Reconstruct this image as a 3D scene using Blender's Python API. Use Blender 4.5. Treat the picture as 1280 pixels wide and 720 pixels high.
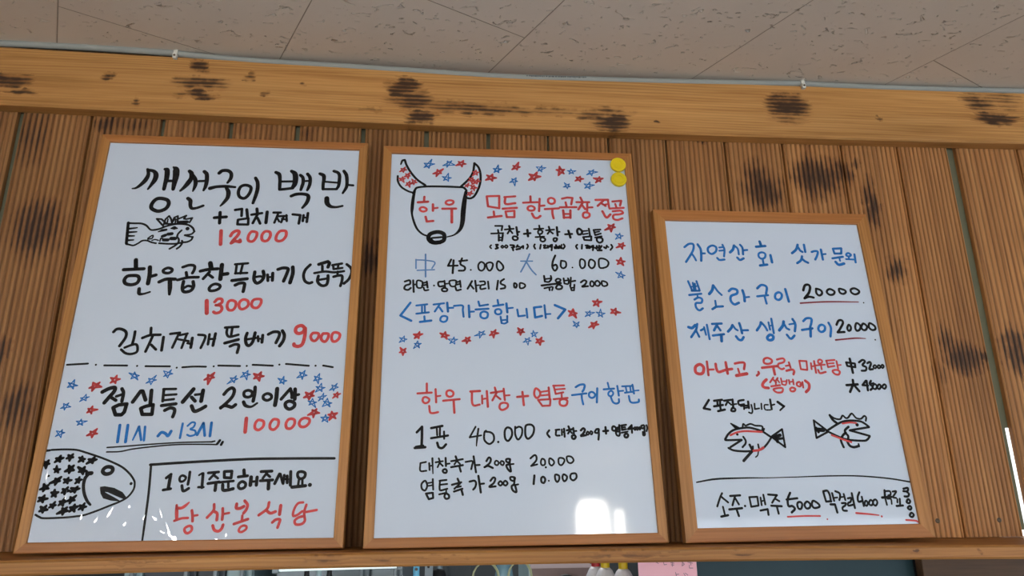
import bpy, bmesh, math, random
from mathutils import Vector, Matrix

for o in list(bpy.data.objects):
    bpy.data.objects.remove(o)
S = bpy.context.scene
COL = S.collection
SZ = 1.45                                   # height of the shelf top above the floor

# ------------------------------------------------------------------ camera
F, YAW, PITCH, ROLL, CX, CY, CZ = [883.11543, -0.09362, 0.28319, 0.00836, -0.05522, -1.55778, 0.0998]
cam_data = bpy.data.cameras.new('camera')
cam_data.sensor_width = 36.0
cam_data.lens = F / 1280 * 36.0
cam_data.clip_start = 0.05
cam = bpy.data.objects.new('camera', cam_data)
COL.objects.link(cam)
_r = Matrix.Rotation(YAW, 3, 'Z') @ Matrix.Rotation(PITCH, 3, 'X') @ Matrix.Rotation(ROLL, 3, 'Y')
_m = Matrix((_r.col[0], _r.col[2], -_r.col[1])).transposed().to_4x4()
_m.translation = (CX, CY, CZ + SZ)
cam.matrix_world = _m
S.camera = cam

# ------------------------------------------------------------------ light and exposure
S.view_settings.view_transform = 'Standard'
S.view_settings.look = 'None'
S.view_settings.exposure = -0.16
S.view_settings.gamma = 1.0
S.view_settings.use_curve_mapping = False
WINDOW_L = 4.6                               # brightness of the daylight panes behind the camera
GLARE_L = 36.0                               # the two sunlit panes that glint in the middle board
SLIT_L = 1.6
SIDE_L = 3.2
LEFT_L = 1.6
world = bpy.data.worlds.new('world')
world.use_nodes = True
world.node_tree.nodes['Background'].inputs[0].default_value = (0.75, 0.85, 1.0, 1)
world.node_tree.nodes['Background'].inputs[1].default_value = 0.6
S.world = world


# ------------------------------------------------------------------ helpers
def lin(r, g, b):
    def f(c):
        c /= 255.0
        return c / 12.92 if c <= 0.04045 else ((c + 0.055) / 1.055) ** 2.4
    return (f(r), f(g), f(b), 1)


class MB:
    """collects shapes and links them as one mesh object"""
    def __init__(self):
        self.bm = bmesh.new()

    def box(self, x0, x1, y0, y1, z0, z1, bev=0.0):
        b = bmesh.new()
        r = bmesh.ops.create_cube(b, size=1.0)
        for v in b.verts:
            v.co = Vector((x0 + (v.co.x + .5) * (x1 - x0), y0 + (v.co.y + .5) * (y1 - y0), z0 + (v.co.z + .5) * (z1 - z0)))
        if bev:
            bmesh.ops.bevel(b, geom=b.edges[:], offset=bev, segments=2, profile=.6, affect='EDGES')
        self.add(b)
        return self

    def add(self, b, mat=None):
        if mat is not None:
            bmesh.ops.transform(b, matrix=mat, verts=b.verts)
        me = bpy.data.meshes.new('tmp')
        b.to_mesh(me)
        b.free()
        self.bm.from_mesh(me)
        bpy.data.meshes.remove(me)
        return self

    def lathe(self, prof, c=(0, 0, 0), n=24, mat=None):
        b = bmesh.new()
        rings = []
        for r, z in prof:
            rings.append([b.verts.new((r * math.cos(2 * math.pi * k / n), r * math.sin(2 * math.pi * k / n), z)) for k in range(n)])
        for a, d in zip(rings, rings[1:]):
            for k in range(n):
                b.faces.new((a[k], a[(k + 1) % n], d[(k + 1) % n], d[k]))
        b.faces.new(rings[0][::-1])
        b.faces.new(rings[-1])
        m = Matrix.Translation(c)
        return self.add(b, m if mat is None else m @ mat)

    def tube(self, pts, r, n=10):
        b = bmesh.new()
        pts = [Vector(q) for q in pts]
        rings = []
        for i, q in enumerate(pts):
            t = (pts[min(i + 1, len(pts) - 1)] - pts[max(i - 1, 0)]).normalized()
            u = t.cross(Vector((0, 0, 1)))
            if u.length < 1e-4:
                u = t.cross(Vector((1, 0, 0)))
            u.normalize()
            w = t.cross(u)
            rings.append([b.verts.new(q + r * (math.cos(2 * math.pi * k / n) * u + math.sin(2 * math.pi * k / n) * w)) for k in range(n)])
        for a, d in zip(rings, rings[1:]):
            for k in range(n):
                b.faces.new((a[k], a[(k + 1) % n], d[(k + 1) % n], d[k]))
        b.faces.new(rings[0][::-1])
        b.faces.new(rings[-1])
        return self.add(b)

    def obj(self, name, mat, parent=None, smooth=False, loc=None):
        me = bpy.data.meshes.new(name)
        bmesh.ops.recalc_face_normals(self.bm, faces=self.bm.faces[:])
        self.bm.to_mesh(me)
        self.bm.free()
        me.materials.append(mat)
        if smooth:
            for f in me.polygons:
                f.use_smooth = True
        o = bpy.data.objects.new(name, me)
        COL.objects.link(o)
        if loc is not None:                  # geometry given in world coordinates, origin moved to loc
            me.transform(Matrix.Translation(-Vector(loc)))
            o.location = loc
        if parent:
            o.parent = parent
        return o


def tag(o, label, cat, group=None):
    o['label'] = label
    o['category'] = cat
    if group:
        o['group'] = group
    return o


def struct(o):
    o['kind'] = 'structure'
    return o


def empty(name, loc):
    o = bpy.data.objects.new(name, None)
    COL.objects.link(o)
    o.location = loc
    o.empty_display_size = .05
    return o


def spline(pts, closed=False, step=5):
    """Catmull-Rom through points of any dimension"""
    n = len(pts)
    out = []
    rng = range(n if closed else n - 1)
    for i in rng:
        p0 = pts[(i - 1) % n] if closed or i > 0 else tuple(2 * a - b for a, b in zip(pts[0], pts[1]))
        p1, p2 = pts[i], pts[(i + 1) % n]
        p3 = pts[(i + 2) % n] if closed or i + 2 < n else tuple(2 * a - b for a, b in zip(pts[-1], pts[-2]))
        for k in range(step):
            t = k / step
            out.append(tuple(.5 * (2 * b + (c - a) * t + (2 * a - 5 * b + 4 * c - d) * t * t + (3 * b - a - 3 * c + d) * t ** 3)
                             for a, b, c, d in zip(p0, p1, p2, p3)))
    if not closed:
        out.append(tuple(pts[-1]))
    return out


# ------------------------------------------------------------------ materials
class NT:
    def __init__(self, name):
        self.m = bpy.data.materials.new(name)
        self.m.use_nodes = True
        self.t = self.m.node_tree
        self.b = self.t.nodes['Principled BSDF']

    def n(self, kind, **kw):
        nd = self.t.nodes.new(kind)
        for k, v in kw.items():
            if k.startswith('i_'):
                nd.inputs[k[2:].replace('_', ' ')].default_value = v
            else:
                setattr(nd, k, v)
        return nd

    def l(self, a, b):
        self.t.links.new(a, b)

    def math(self, op, a, b=None, c=None, clamp=False):
        nd = self.n('ShaderNodeMath', operation=op, use_clamp=clamp)
        for i, v in enumerate((a, b, c)):
            if v is None:
                continue
            if isinstance(v, (int, float)):
                nd.inputs[i].default_value = v
            else:
                self.l(v, nd.inputs[i])
        return nd.outputs[0]

    def mix(self, fac, a, b, mode='MIX'):
        nd = self.n('ShaderNodeMix', data_type='RGBA', blend_type=mode)
        for sock, v in ((nd.inputs[0], fac), (nd.inputs[6], a), (nd.inputs[7], b)):
            if isinstance(v, (int, float, tuple)):
                sock.default_value = v
            else:
                self.l(v, sock)
        return nd.outputs[2]

    def noise(self, vec, scale, detail=3, rough=.5, dist=0.0):
        nd = self.n('ShaderNodeTexNoise')
        nd.inputs['Scale'].default_value = scale
        nd.inputs['Detail'].default_value = detail
        nd.inputs['Roughness'].default_value = rough
        nd.inputs['Distortion'].default_value = dist
        self.l(vec, nd.inputs['Vector'])
        return nd.outputs[0]

    def maprange(self, v, a, b, c, d):
        nd = self.n('ShaderNodeMapRange')
        self.l(v, nd.inputs[0])
        for i, q in enumerate((a, b, c, d)):
            nd.inputs[i + 1].default_value = q
        return nd.outputs[0]


def plain(name, col, rough=.5, metal=0.0, noise=0.0, scale=30, spec=.5):
    q = NT(name)
    q.b.inputs['Roughness'].default_value = rough
    q.b.inputs['Metallic'].default_value = metal
    q.b.inputs['Specular IOR Level'].default_value = spec
    tc = q.n('ShaderNodeTexCoord')
    f = q.noise(tc.outputs['Object'], scale, 4)
    k = 1 - noise
    dark = (col[0] * k, col[1] * k, col[2] * k, 1)
    q.l(q.mix(f, dark, col), q.b.inputs['Base Color'])
    return q.m


def glow(name, col, strength):
    q = NT(name)
    q.b.inputs['Base Color'].default_value = (.8, .8, .8, 1)
    q.b.inputs['Emission Color'].default_value = col
    q.b.inputs['Emission Strength'].default_value = strength
    return q.m


def wood(name, dark, mid, light, axis, knots=(), ring=1.0, knot_col=None, rough=.55, world_pos=True, vary=0.0,
         fine=1.0, groove=None, spec=.35, warpamp=.012, lines=0.0, light_tone=False):
    """wood whose grain runs along axis ('X' or 'Z') on a face in the XZ plane; knots = (x, z, rx, rz, strength)"""
    q = NT(name)
    if world_pos:
        pos = q.n('ShaderNodeNewGeometry').outputs['Position']
    else:
        pos = q.n('ShaderNodeTexCoord').outputs['Object']
    sep = q.n('ShaderNodeSeparateXYZ')
    q.l(pos, sep.inputs[0])
    x, y, z = sep.outputs
    if world_pos:
        z = q.math('SUBTRACT', z, SZ)
    info = q.n('ShaderNodeObjectInfo')
    rnd = info.outputs['Random']
    u, v = (z, x) if axis == 'Z' else (x, z)         # u along the grain, v across it
    # knots first: a soft elliptic mask for each
    mask = None
    if knots:
        cmb = q.n('ShaderNodeCombineXYZ')
        q.l(x, cmb.inputs[0]); q.l(z, cmb.inputs[2])
        nz = q.n('ShaderNodeTexNoise')
        nz.inputs['Scale'].default_value = 26
        nz.inputs['Detail'].default_value = 3
        q.l(cmb.outputs[0], nz.inputs['Vector'])
        s2 = q.n('ShaderNodeSeparateColor')
        q.l(nz.outputs['Color'], s2.inputs[0])
        wx = q.math('MULTIPLY_ADD', s2.outputs[0], .05, -.025)
        wz = q.math('MULTIPLY_ADD', s2.outputs[1], .05, -.025)
        xk, zk = q.math('ADD', x, wx), q.math('ADD', z, wz)
        for kx, kz, rx, rz, st in knots:
            a = q.math('DIVIDE', q.math('SUBTRACT', xk, kx), rx * (1.0 if groove else 1.15))
            b = q.math('DIVIDE', q.math('SUBTRACT', zk, kz), rz * (1.05 if groove else 1.15))
            d = q.math('ADD', q.math('MULTIPLY', a, a), q.math('MULTIPLY', b, b))
            m = q.math('MULTIPLY', q.math('SUBTRACT', 1.0, d, clamp=True), st)
            mask = m if mask is None else q.math('MAXIMUM', mask, m)
    # grain coordinate, pushed aside by the knots
    cu = q.math('MULTIPLY_ADD', rnd, 7.3, u)
    cv = v if mask is None else q.math('MULTIPLY_ADD', mask, warpamp, v)
    g = q.n('ShaderNodeCombineXYZ')
    q.l(cu, g.inputs[0]); q.l(cv, g.inputs[1]); q.l(y, g.inputs[2])

    def stretch(su, sv):
        mp = q.n('ShaderNodeMapping')
        mp.inputs['Scale'].default_value = (su, sv, sv)
        q.l(g.outputs[0], mp.inputs['Vector'])
        return mp.outputs[0]
    n1 = q.noise(stretch(1.6, 42 * ring), 1, 4, .55, .6)
    n2 = q.noise(stretch(5, 260 * fine), 1, 4, .6, .2)
    n3 = q.noise(stretch(.9, 7), 1, 2, .5, 0)
    ramp = q.n('ShaderNodeValToRGB')
    cr = ramp.color_ramp
    cr.elements[0].position = .28
    cr.elements[0].color = dark
    cr.elements[1].position = .75
    cr.elements[1].color = light
    e = cr.elements.new(.5)
    e.color = mid
    f = q.math('ADD', q.math('MULTIPLY', n1, .55), q.math('MULTIPLY', n2, .45))
    q.l(f, ramp.inputs[0])
    col = ramp.outputs[0]
    tint = q.maprange(n3, .3, .7, .82, 1.12)
    if vary:
        tint = q.math('MULTIPLY', tint, q.maprange(rnd, 0, 1, 1 - vary, 1 + vary * .6))
    if lines:                                         # thin dark late-wood lines
        wb = q.noise(stretch(1.2, 9), 1, 3, .5, .3)
        ph = q.math('MULTIPLY_ADD', cv, 2 * math.pi / .0075, q.math('MULTIPLY', wb, 26))
        ln = q.math('POWER', q.math('MULTIPLY_ADD', q.math('SINE', ph), .5, .5), 3)
        amt = q.maprange(q.noise(stretch(2.2, 11), 1, 2), .35, .65, .25, 1.0)
        tint = q.math('MULTIPLY', tint, q.math('SUBTRACT', 1.03, q.math('MULTIPLY', q.math('MULTIPLY', ln, amt), lines)))
    hv = q.n('ShaderNodeHueSaturation')
    q.l(col, hv.inputs['Color']); q.l(tint, hv.inputs['Value'])
    col = hv.outputs[0]
    if light_tone:
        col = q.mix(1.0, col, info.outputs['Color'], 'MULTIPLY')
    if groove:                                        # darker colour in the grooves of ribbed boards
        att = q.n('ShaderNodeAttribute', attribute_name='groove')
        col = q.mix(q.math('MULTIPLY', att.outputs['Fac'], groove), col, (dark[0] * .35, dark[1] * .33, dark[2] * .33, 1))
    if mask is not None:
        kc = knot_col or (.024, .012, .008, 1)
        halo = q.math('MULTIPLY', mask, .55, clamp=True)
        col = q.mix(halo, col, (dark[0] * .62, dark[1] * .46, dark[2] * .40, 1))
        if groove:                                    # scorched rib by rib
            st = q.maprange(att.outputs['Fac'], 0, .8, -.75, .55)
        else:                                         # streaks that follow the rings
            wob = q.noise(stretch(3, 30), 1, 2)
            ph = q.math('MULTIPLY_ADD', v, 2 * math.pi / .0105, q.math('MULTIPLY', wob, 9))
            st = q.math('MULTIPLY', q.math('SINE', ph), .5)
        nb = q.noise(stretch(22, 70), 1, 3, .6, .4)
        val = q.math('ADD', q.math('MULTIPLY', mask, 1.25), q.math('ADD', q.math('MULTIPLY', st, .5), q.math('MULTIPLY_ADD', nb, 1.1, -.55)))
        dm = q.math('MULTIPLY', q.maprange(val, .36, 1.05, 0, .92), q.maprange(mask, .02, .2, 0, 1))
        col = q.mix(dm, col, kc)
    q.l(col, q.b.inputs['Base Color'])
    q.b.inputs['Roughness'].default_value = rough
    q.b.inputs['Specular IOR Level'].default_value = spec
    bp = q.n('ShaderNodeBump')
    bp.inputs['Strength'].default_value = .25
    bp.inputs['Distance'].default_value = .0015
    q.l(f, bp.inputs['Height'])
    q.l(bp.outputs[0], q.b.inputs['Normal'])
    return q.m


KP = [(-0.9687, 0.6742, 0.0672, 0.0893, 0.9), (-1.0158, 0.899, 0.0521, 0.0901, 0.6), (-0.8556, 0.9347, 0.0355, 0.0248, 0.8), (-0.941, 0.2827, 0.0344, 0.0649, 0.8), (-0.988, 0.3947, 0.0222, 0.0423, 0.8), (-0.2343, 0.6217, 0.0326, 0.0612, 0.9), (0.7242, 0.8245, 0.0709, 0.0645, 0.95), (0.7068, 0.8544, 0.0459, 0.0565, 0.8), (0.8687, 0.86, 0.0938, 0.0701, 1), (0.9412, 0.878, 0.0301, 0.0554, 0.9), (1.0026, 0.7922, 0.0298, 0.0776, 0.95), (0.5709, 0.9532, 0.0209, 0.0157, 0.8), (1.0396, 0.6218, 0.0355, 0.0452, 0.9), (1.1761, 0.4044, 0.0736, 0.0499, 0.95), (1.2276, 0.4068, 0.0246, 0.0194, 1), (1.1374, 0.435, 0.0286, 0.058, 0.7), (1.308, 0.4173, 0.0456, 0.0773, 0.9), (0.9812, 0.9018, 0.0173, 0.0225, 0.7), (-0.8008, 0.9392, 0.0538, 0.0208, 0.5), (-0.3965, 0.9352, 0.0225, 0.0212, 0.6), (1.1025, 0.3579, 0.0241, 0.0377, 0.4), (0.1239, 0.946, 0.0199, 0.0131, 0.5), (-0.5545, 0.9349, 0.0183, 0.0168, 0.4)]
KB = [(-1.0738, 1.0206, 0.0621, 0.0186, 0.9), (-1.0391, 0.9911, 0.0447, 0.0103, 0.7), (-0.8539, 1.0402, 0.0141, 0.0106, 0.8), (-0.7798, 0.9805, 0.0124, 0.0124, 0.8), (-0.6513, 1.0808, 0.0219, 0.0194, 1), (-0.6458, 1.0314, 0.069, 0.0191, 0.75), (-0.6461, 1.0016, 0.0541, 0.0126, 0.9), (-0.5331, 1.0587, 0.0129, 0.0108, 0.7), (-0.1746, 1.0483, 0.0422, 0.0285, 1), (-0.1504, 1.0122, 0.0651, 0.0302, 0.75), (-0.1242, 0.9638, 0.0419, 0.0214, 1), (-0.0059, 0.9972, 0.1464, 0.0196, 0.65), (0.0914, 0.9972, 0.2381, 0.0131, 0.5), (0.3379, 0.9753, 0.0523, 0.0285, 0.95), (0.2986, 0.989, 0.0602, 0.0176, 0.7), (0.3392, 1.0019, 0.0606, 0.0156, 0.5), (0.796, 1.0407, 0.064, 0.0343, 1), (0.7915, 1.0041, 0.0551, 0.0182, 0.5), (1.3591, 1.0291, 0.0679, 0.0235, 1), (1.3239, 1.0745, 0.059, 0.0285, 0.7), (1.3936, 1.0849, 0.0503, 0.0335, 0.5), (-0.4109, 1.0431, 0.0093, 0.0086, 0.6), (-0.4972, 1.0087, 0.0147, 0.0085, 0.6), (-0.244, 0.9798, 0.0339, 0.0085, 0.4), (0.4484, 0.9735, 0.0101, 0.0066, 0.7), (1.0363, 1.0172, 0.0087, 0.007, 0.7)]
KS = [(-0.2661, -0.0116, 0.0433, 0.0096, 0.4), (-0.1646, -0.0118, 0.0204, 0.0083, 0.4), (-0.5892, -0.016, 0.0691, 0.004, 0.3), (0.3024, -0.0133, 0.1095, 0.0071, 0.42), (0.5232, -0.0137, 0.0256, 0.0116, 0.4), (-0.0469, -0.0136, 0.0596, 0.0042, 0.3), (0.8741, -0.0204, 0.0084, 0.0044, 0.6), (1.009, -0.0209, 0.0068, 0.0045, 0.6)]
M_PLANK = wood('ribbed larch', lin(122, 78, 42), lin(170, 120, 72), lin(196, 147, 94), 'Z', KP, ring=.8, vary=.14, groove=.5, fine=.8, light_tone=True)
M_BEAM = wood('planed pine', lin(150, 100, 50), lin(188, 138, 80), lin(208, 160, 102), 'X', KB, ring=1.3, fine=.6, rough=.45, lines=.30)
M_SHELF = wood('shelf pine', lin(130, 82, 40), lin(172, 119, 64), lin(194, 142, 82), 'X', KS, ring=1.4, fine=.7, rough=.5, lines=.28)
M_LOW = wood('dark boards', lin(60, 42, 28), lin(86, 62, 42), lin(108, 80, 56), 'X', (), ring=1.0, fine=.5)
M_FH = wood('frame wood across', lin(138, 86, 42), lin(168, 109, 58), lin(184, 124, 70), 'X', (), ring=1.0, fine=.5, world_pos=False, rough=.42, lines=.15)
M_FV = wood('frame wood upright', lin(142, 94, 46), lin(174, 121, 66), lin(190, 137, 80), 'Z', (), ring=1.0, fine=.5, world_pos=False, rough=.42, lines=.22)


def board_mat(name, film):
    q = NT(name)
    tc = q.n('ShaderNodeTexCoord')
    f = q.noise(tc.outputs['Object'], 3.5, 4)
    q.l(q.mix(f, lin(202, 216, 236), lin(209, 222, 240)), q.b.inputs['Base Color'])
    sm = q.noise(tc.outputs['Object'], 9, 5, .65)
    q.l(q.maprange(sm, .3, .75, .035, .075), q.b.inputs['Roughness'])
    if film:                                          # the clear wrapping still on the lower end, finely wrinkled
        sep = q.n('ShaderNodeSeparateXYZ')
        q.l(tc.outputs['Object'], sep.inputs[0])
        low = q.maprange(sep.outputs[2], .13, .04, 0, 1)
        mp = q.n('ShaderNodeMapping')
        mp.inputs['Rotation'].default_value = (0, .55, 0)
        mp.inputs['Scale'].default_value = (19, 19, 11)
        q.l(tc.outputs['Object'], mp.inputs['Vector'])
        w = q.noise(mp.outputs[0], 1, 3, .55, 1.5)
        ridge = q.math('SUBTRACT', 1.0, q.math('ABSOLUTE', q.math('MULTIPLY_ADD', w, 2, -1)))
        w = q.math('POWER', ridge, 4)
        bp = q.n('ShaderNodeBump')
        bp.inputs['Distance'].default_value = .0002
        q.l(q.math('MULTIPLY', low, film), bp.inputs['Strength'])
        q.l(w, bp.inputs['Height'])
        q.b.inputs['Coat Weight'].default_value = 1.0
        q.b.inputs['Coat Roughness'].default_value = .025
        q.l(bp.outputs[0], q.b.inputs['Coat Normal'])
    else:
        q.b.inputs['Coat Weight'].default_value = .25
        q.b.inputs['Coat Roughness'].default_value = .22
    return q.m


M_BOARD = board_mat('gloss white enamel', 0)
M_BOARD_FILM = board_mat('gloss white enamel under film', 1.0)


q_ = NT('glint facets over white')
q_.b.inputs['Base Color'].default_value = lin(206, 219, 238)
q_.b.inputs['Roughness'].default_value = .04
M_FILM_GLINT = q_.m


def ink(name, col, rough=.45):
    q = NT(name)
    tc = q.n('ShaderNodeTexCoord')
    f = q.maprange(q.noise(tc.outputs['Object'], 120, 3), .35, .75, 0, .35)
    k = tuple(min(1, c * 1.5 + .03) for c in col[:3]) + (1,)
    q.l(q.mix(f, col, k), q.b.inputs['Base Color'])
    q.b.inputs['Roughness'].default_value = rough
    q.b.inputs['Specular IOR Level'].default_value = .15
    return q.m


INKS = {'K': ink('black marker', lin(17, 17, 20)), 'R': ink('red marker', lin(200, 74, 76)), 'B': ink('blue marker', lin(32, 110, 186)),
        'b': ink('worn blue marker', lin(92, 134, 190)), 'r': ink('dark red marker', lin(128, 48, 60))}


def ceil_mat():
    q = NT('fissured ceiling tile')
    pos = q.n('ShaderNodeNewGeometry').outputs['Position']
    a = math.radians(27.2)
    sep = q.n('ShaderNodeSeparateXYZ')
    q.l(pos, sep.inputs[0])
    e1 = q.math('ADD', q.math('MULTIPLY', sep.outputs[0], math.cos(a)), q.math('MULTIPLY', sep.outputs[1], math.sin(a)))
    e2 = q.math('SUBTRACT', q.math('MULTIPLY', sep.outputs[1], math.cos(a)), q.math('MULTIPLY', sep.outputs[0], math.sin(a)))
    cb = q.n('ShaderNodeCombineXYZ')
    q.l(q.math('ADD', e2, 9 * .9 - .26 + .45), cb.inputs[0])
    q.l(q.math('ADD', e1, .4575 * 20 + .888), cb.inputs[1])
    br = q.n('ShaderNodeTexBrick', offset=.5, offset_frequency=2)
    br.inputs['Scale'].default_value = 1.0
    br.inputs['Brick Width'].default_value = .9
    br.inputs['Row Height'].default_value = .4575
    br.inputs['Mortar Size'].default_value = .0012
    br.inputs['Mortar Smooth'].default_value = .2
    br.inputs['Color1'].default_value = (.97, .97, .97, 1)
    br.inputs['Color2'].default_value = (1, 1, 1, 1)
    br.inputs['Mortar'].default_value = (.5, .46, .42, 1)
    q.l(cb.outputs[0], br.inputs['Vector'])
    # fissures: short worm-like pits
    m2 = q.n('ShaderNodeMapping')
    m2.inputs['Scale'].default_value = (34, 58, 48)
    m2.inputs['Rotation'].default_value = (0, 0, .5)
    q.l(pos, m2.inputs['Vector'])
    n1 = q.noise(m2.outputs[0], 1, 2, .5, 1.2)
    pit = q.maprange(n1, .655, .70, 0, 1)
    n2 = q.noise(pos, 160, 3, .6, .5)
    pit2 = q.maprange(n2, .70, .76, 0, .3)
    pits = q.math('MAXIMUM', pit, pit2)
    base = q.mix(q.noise(pos, 4, 3), lin(216, 204, 192), lin(224, 214, 203))
    col = q.mix(1.0, base, br.outputs['Color'], 'MULTIPLY')
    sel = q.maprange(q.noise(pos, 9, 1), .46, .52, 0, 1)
    col = q.mix(q.math('MULTIPLY', pits, q.math('MULTIPLY', sel, .55)), col, lin(246, 242, 234))   # lit pit edges painted in as a paler colour
    q.l(col, q.b.inputs['Base Color'])
    q.b.inputs['Roughness'].default_value = .8
    hgt = q.math('SUBTRACT', q.math('MULTIPLY', pits, q.maprange(sel, 0, 1, -1.0, -.25)), q.math('MULTIPLY', br.outputs['Fac'], 1.0))
    bp = q.n('ShaderNodeBump')
    bp.inputs['Strength'].default_value = 1.0
    bp.inputs['Distance'].default_value = .022
    q.l(hgt, bp.inputs['Height'])
    q.l(bp.outputs[0], q.b.inputs['Normal'])
    return q.m


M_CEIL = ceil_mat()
M_BACK = plain('grey backing sheet', lin(112, 114, 92), .8, noise=.3, scale=12)
M_WALL = plain('painted plaster', lin(214, 206, 192), .8, noise=.05)
M_FLOOR = plain('floor tile', lin(150, 140, 126), .45, noise=.15, scale=6)
M_CABLE = plain('grey sheath', lin(152, 157, 155), .5, noise=.06)
M_PRINT = plain('sheath print', lin(84, 88, 92), .6)
M_CLIP = plain('white plastic', lin(214, 214, 206), .4)
M_NAIL = plain('nail', lin(96, 84, 70), .35, metal=.7)
M_YEL = plain('yellow plastic', lin(228, 204, 22), .38, noise=.04)

# ------------------------------------------------------------------ the setting
def bow(x):                                  # the old timber and ceiling line rise a little towards both ends
    return .0072 * (x - .15) ** 2


CEIL = SZ + 1.1135
g = MB()
xs = [-3.4 + .4 * i for i in range(20)]
bmc = bmesh.new()
rows = []
for yv in (-4.7, 2.6):
    rows.append([bmc.verts.new((xv, yv, CEIL + bow(max(-1.6, min(2, xv))))) for xv in xs])
top = [[bmc.verts.new((v.co.x, v.co.y, CEIL + .12)) for v in r] for r in rows]
for i in range(len(xs) - 1):
    bmc.faces.new((rows[0][i], rows[1][i], rows[1][i + 1], rows[0][i + 1]))
    bmc.faces.new((top[0][i], top[0][i + 1], top[1][i + 1], top[1][i]))
for a, b in ((0, 0), (1, 1)):
    for i in range(len(xs) - 1):
        bmc.faces.new((rows[a][i], rows[a][i + 1], top[a][i + 1], top[a][i]))
bmc.faces.new((rows[0][0], rows[1][0], top[1][0], top[0][0]))
bmc.faces.new((rows[0][-1], top[0][-1], top[1][-1], rows[1][-1]))
g.add(bmc)
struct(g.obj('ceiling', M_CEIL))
struct(MB().box(-3.4, 4.2, -4.7, 2.6, -.1, 0).obj('floor', M_FLOOR))
struct(MB().box(-3.4, -3.3, -4.7, 2.6, 0, CEIL).obj('wall_left', M_WALL))
RY0, RY1, RZ0, RZ1 = -3.4, -1.2, .35, 1.75
struct(MB().box(4.1, 4.2, -4.7, RY0, 0, CEIL).box(4.1, 4.2, RY1, 2.6, 0, CEIL).box(4.1, 4.2, RY0, RY1, 0, RZ0).box(4.1, 4.2, RY0, RY1, RZ1, CEIL).obj('wall_right', M_WALL))

# rear wall with its openings: a wide shop window and two narrow sunlit panes
WX0, WX1, WZ0, WZ1 = 1.55, 4.0, .45, 2.0
LX0, LX1 = -3.25, -.3
GZ0 = 1.70
g = MB()
Y0, Y1 = -4.7, -4.6
g.box(-3.3, LX0, Y0, Y1, 0, CEIL).box(LX0, LX1, Y0, Y1, 0, .45).box(LX0, LX1, Y0, Y1, 1.38, 1.53).box(LX0, LX1, Y0, Y1, 1.62, CEIL)
g.box(LX1, 1.03, Y0, Y1, 0, CEIL).box(1.03, 1.43, Y0, Y1, 0, GZ0).box(1.03, 1.43, Y0, Y1, 2.36, CEIL)
g.box(1.43, WX0, Y0, Y1, 0, CEIL).box(WX0, WX1, Y0, Y1, 0, WZ0).box(WX0, WX1, Y0, Y1, WZ1, CEIL).box(WX1, 4.1, Y0, Y1, 0, CEIL)
g.box(1.303, 1.35, Y0, Y1, GZ0, 2.36).box(1.33, 1.43, Y0, Y1, 2.25, 2.36)
# the rounded head of the taller pane
cxg, rg = 1.168, .135
for k in range(8):
    a0 = math.pi * k / 8
    xa, xb = cxg - rg * math.cos(a0), cxg - rg * math.cos(math.pi * (k + 1) / 8)
    zz = 2.20 + rg * max(math.sin(a0), math.sin(math.pi * (k + 1) / 8))
    g.box(xa, xb, Y0, Y1, zz, 2.37)
struct(g.obj('wall_back', M_WALL))
M_DAY = glow('daylit glass', (.78, .91, 1.05, 1), WINDOW_L)
M_GLINT = glow('glint strip glow', (1.0, .96, .9, 1), 90.0)
M_SUN = glow('sunlit glass', (1.0, .95, .86, 1), GLARE_L)


def window(n, x0, x1, z0, z1, mat, bars):
    p = struct(MB().box(x0, x1, Y0 + .01, Y0 + .02, z0, z1).obj('window_%d' % n, mat))
    f = MB()
    for k in range(bars + 1):
        xc = x0 + (x1 - x0) * k / bars
        f.box(max(x0, xc - .02), min(x1, xc + .02), Y0 + .02, Y1, z0, z1)
    f.box(x0, x1, Y0 + .02, Y1, z0, z0 + .04).box(x0, x1, Y0 + .02, Y1, z1 - .04, z1)
    f.obj('window_frame', M_CLIP, p)


window(1, WX0, WX1, WZ0, WZ1, M_DAY, 3)
window(2, LX0, LX1, .45, 1.38, glow('daylit left glass', (.78, .91, 1.05, 1), LEFT_L), 3)
struct(MB().box(LX0, LX1, Y0 + .01, Y0 + .02, 1.53, 1.62).obj('window_7', M_GLINT))  # unseen bright strip, added for the film facets to mirror as glints
p6 = struct(MB().box(4.18, 4.19, RY0, RY1, RZ0, RZ1).obj('window_6', glow('daylit side glass', (.84, .93, 1.03, 1), SIDE_L)))
MB().box(4.1, 4.18, RY0, RY1, RZ0, RZ0 + .04).box(4.1, 4.18, RY0, RY1, RZ1 - .04, RZ1).box(4.1, 4.18, RY0, RY0 + .04, RZ0, RZ1).box(4.1, 4.18, RY1 - .04, RY1, RZ0, RZ1).box(4.1, 4.18, -2.32, -2.28, RZ0, RZ1).obj('window_frame', M_CLIP, p6)
struct(MB().box(1.03, 1.303, Y0 + .01, Y0 + .02, GZ0, 2.36).obj('window_3', M_SUN))
struct(MB().box(1.35, 1.43, Y0 + .01, Y0 + .02, GZ0, 2.26).obj('window_4', M_SUN))

# front wall: grey backing sheet that carries the ribbed boards
ZT = SZ + 1.11
g = MB()
g.box(-1.9, 1.18, .015, .030, SZ - .02, ZT).box(1.18, 1.60, .015, .030, SZ + .24, ZT).box(1.60, 4.1, .015, .030, SZ - .02, ZT)
g.box(1.18, 1.19, .015, .030, SZ - .02, SZ + .24).box(1.19, 1.2525, .015, .018, SZ + .012, SZ + .24).box(1.295, 1.60, .015, .030, SZ + .012, SZ + .24)
g.box(-3.3, -1.9, .015, .030, 0, ZT)
g.box(1.85, 4.1, .015, .030, 0, SZ)
wall = struct(g.obj('wall_front', M_BACK))

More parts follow.
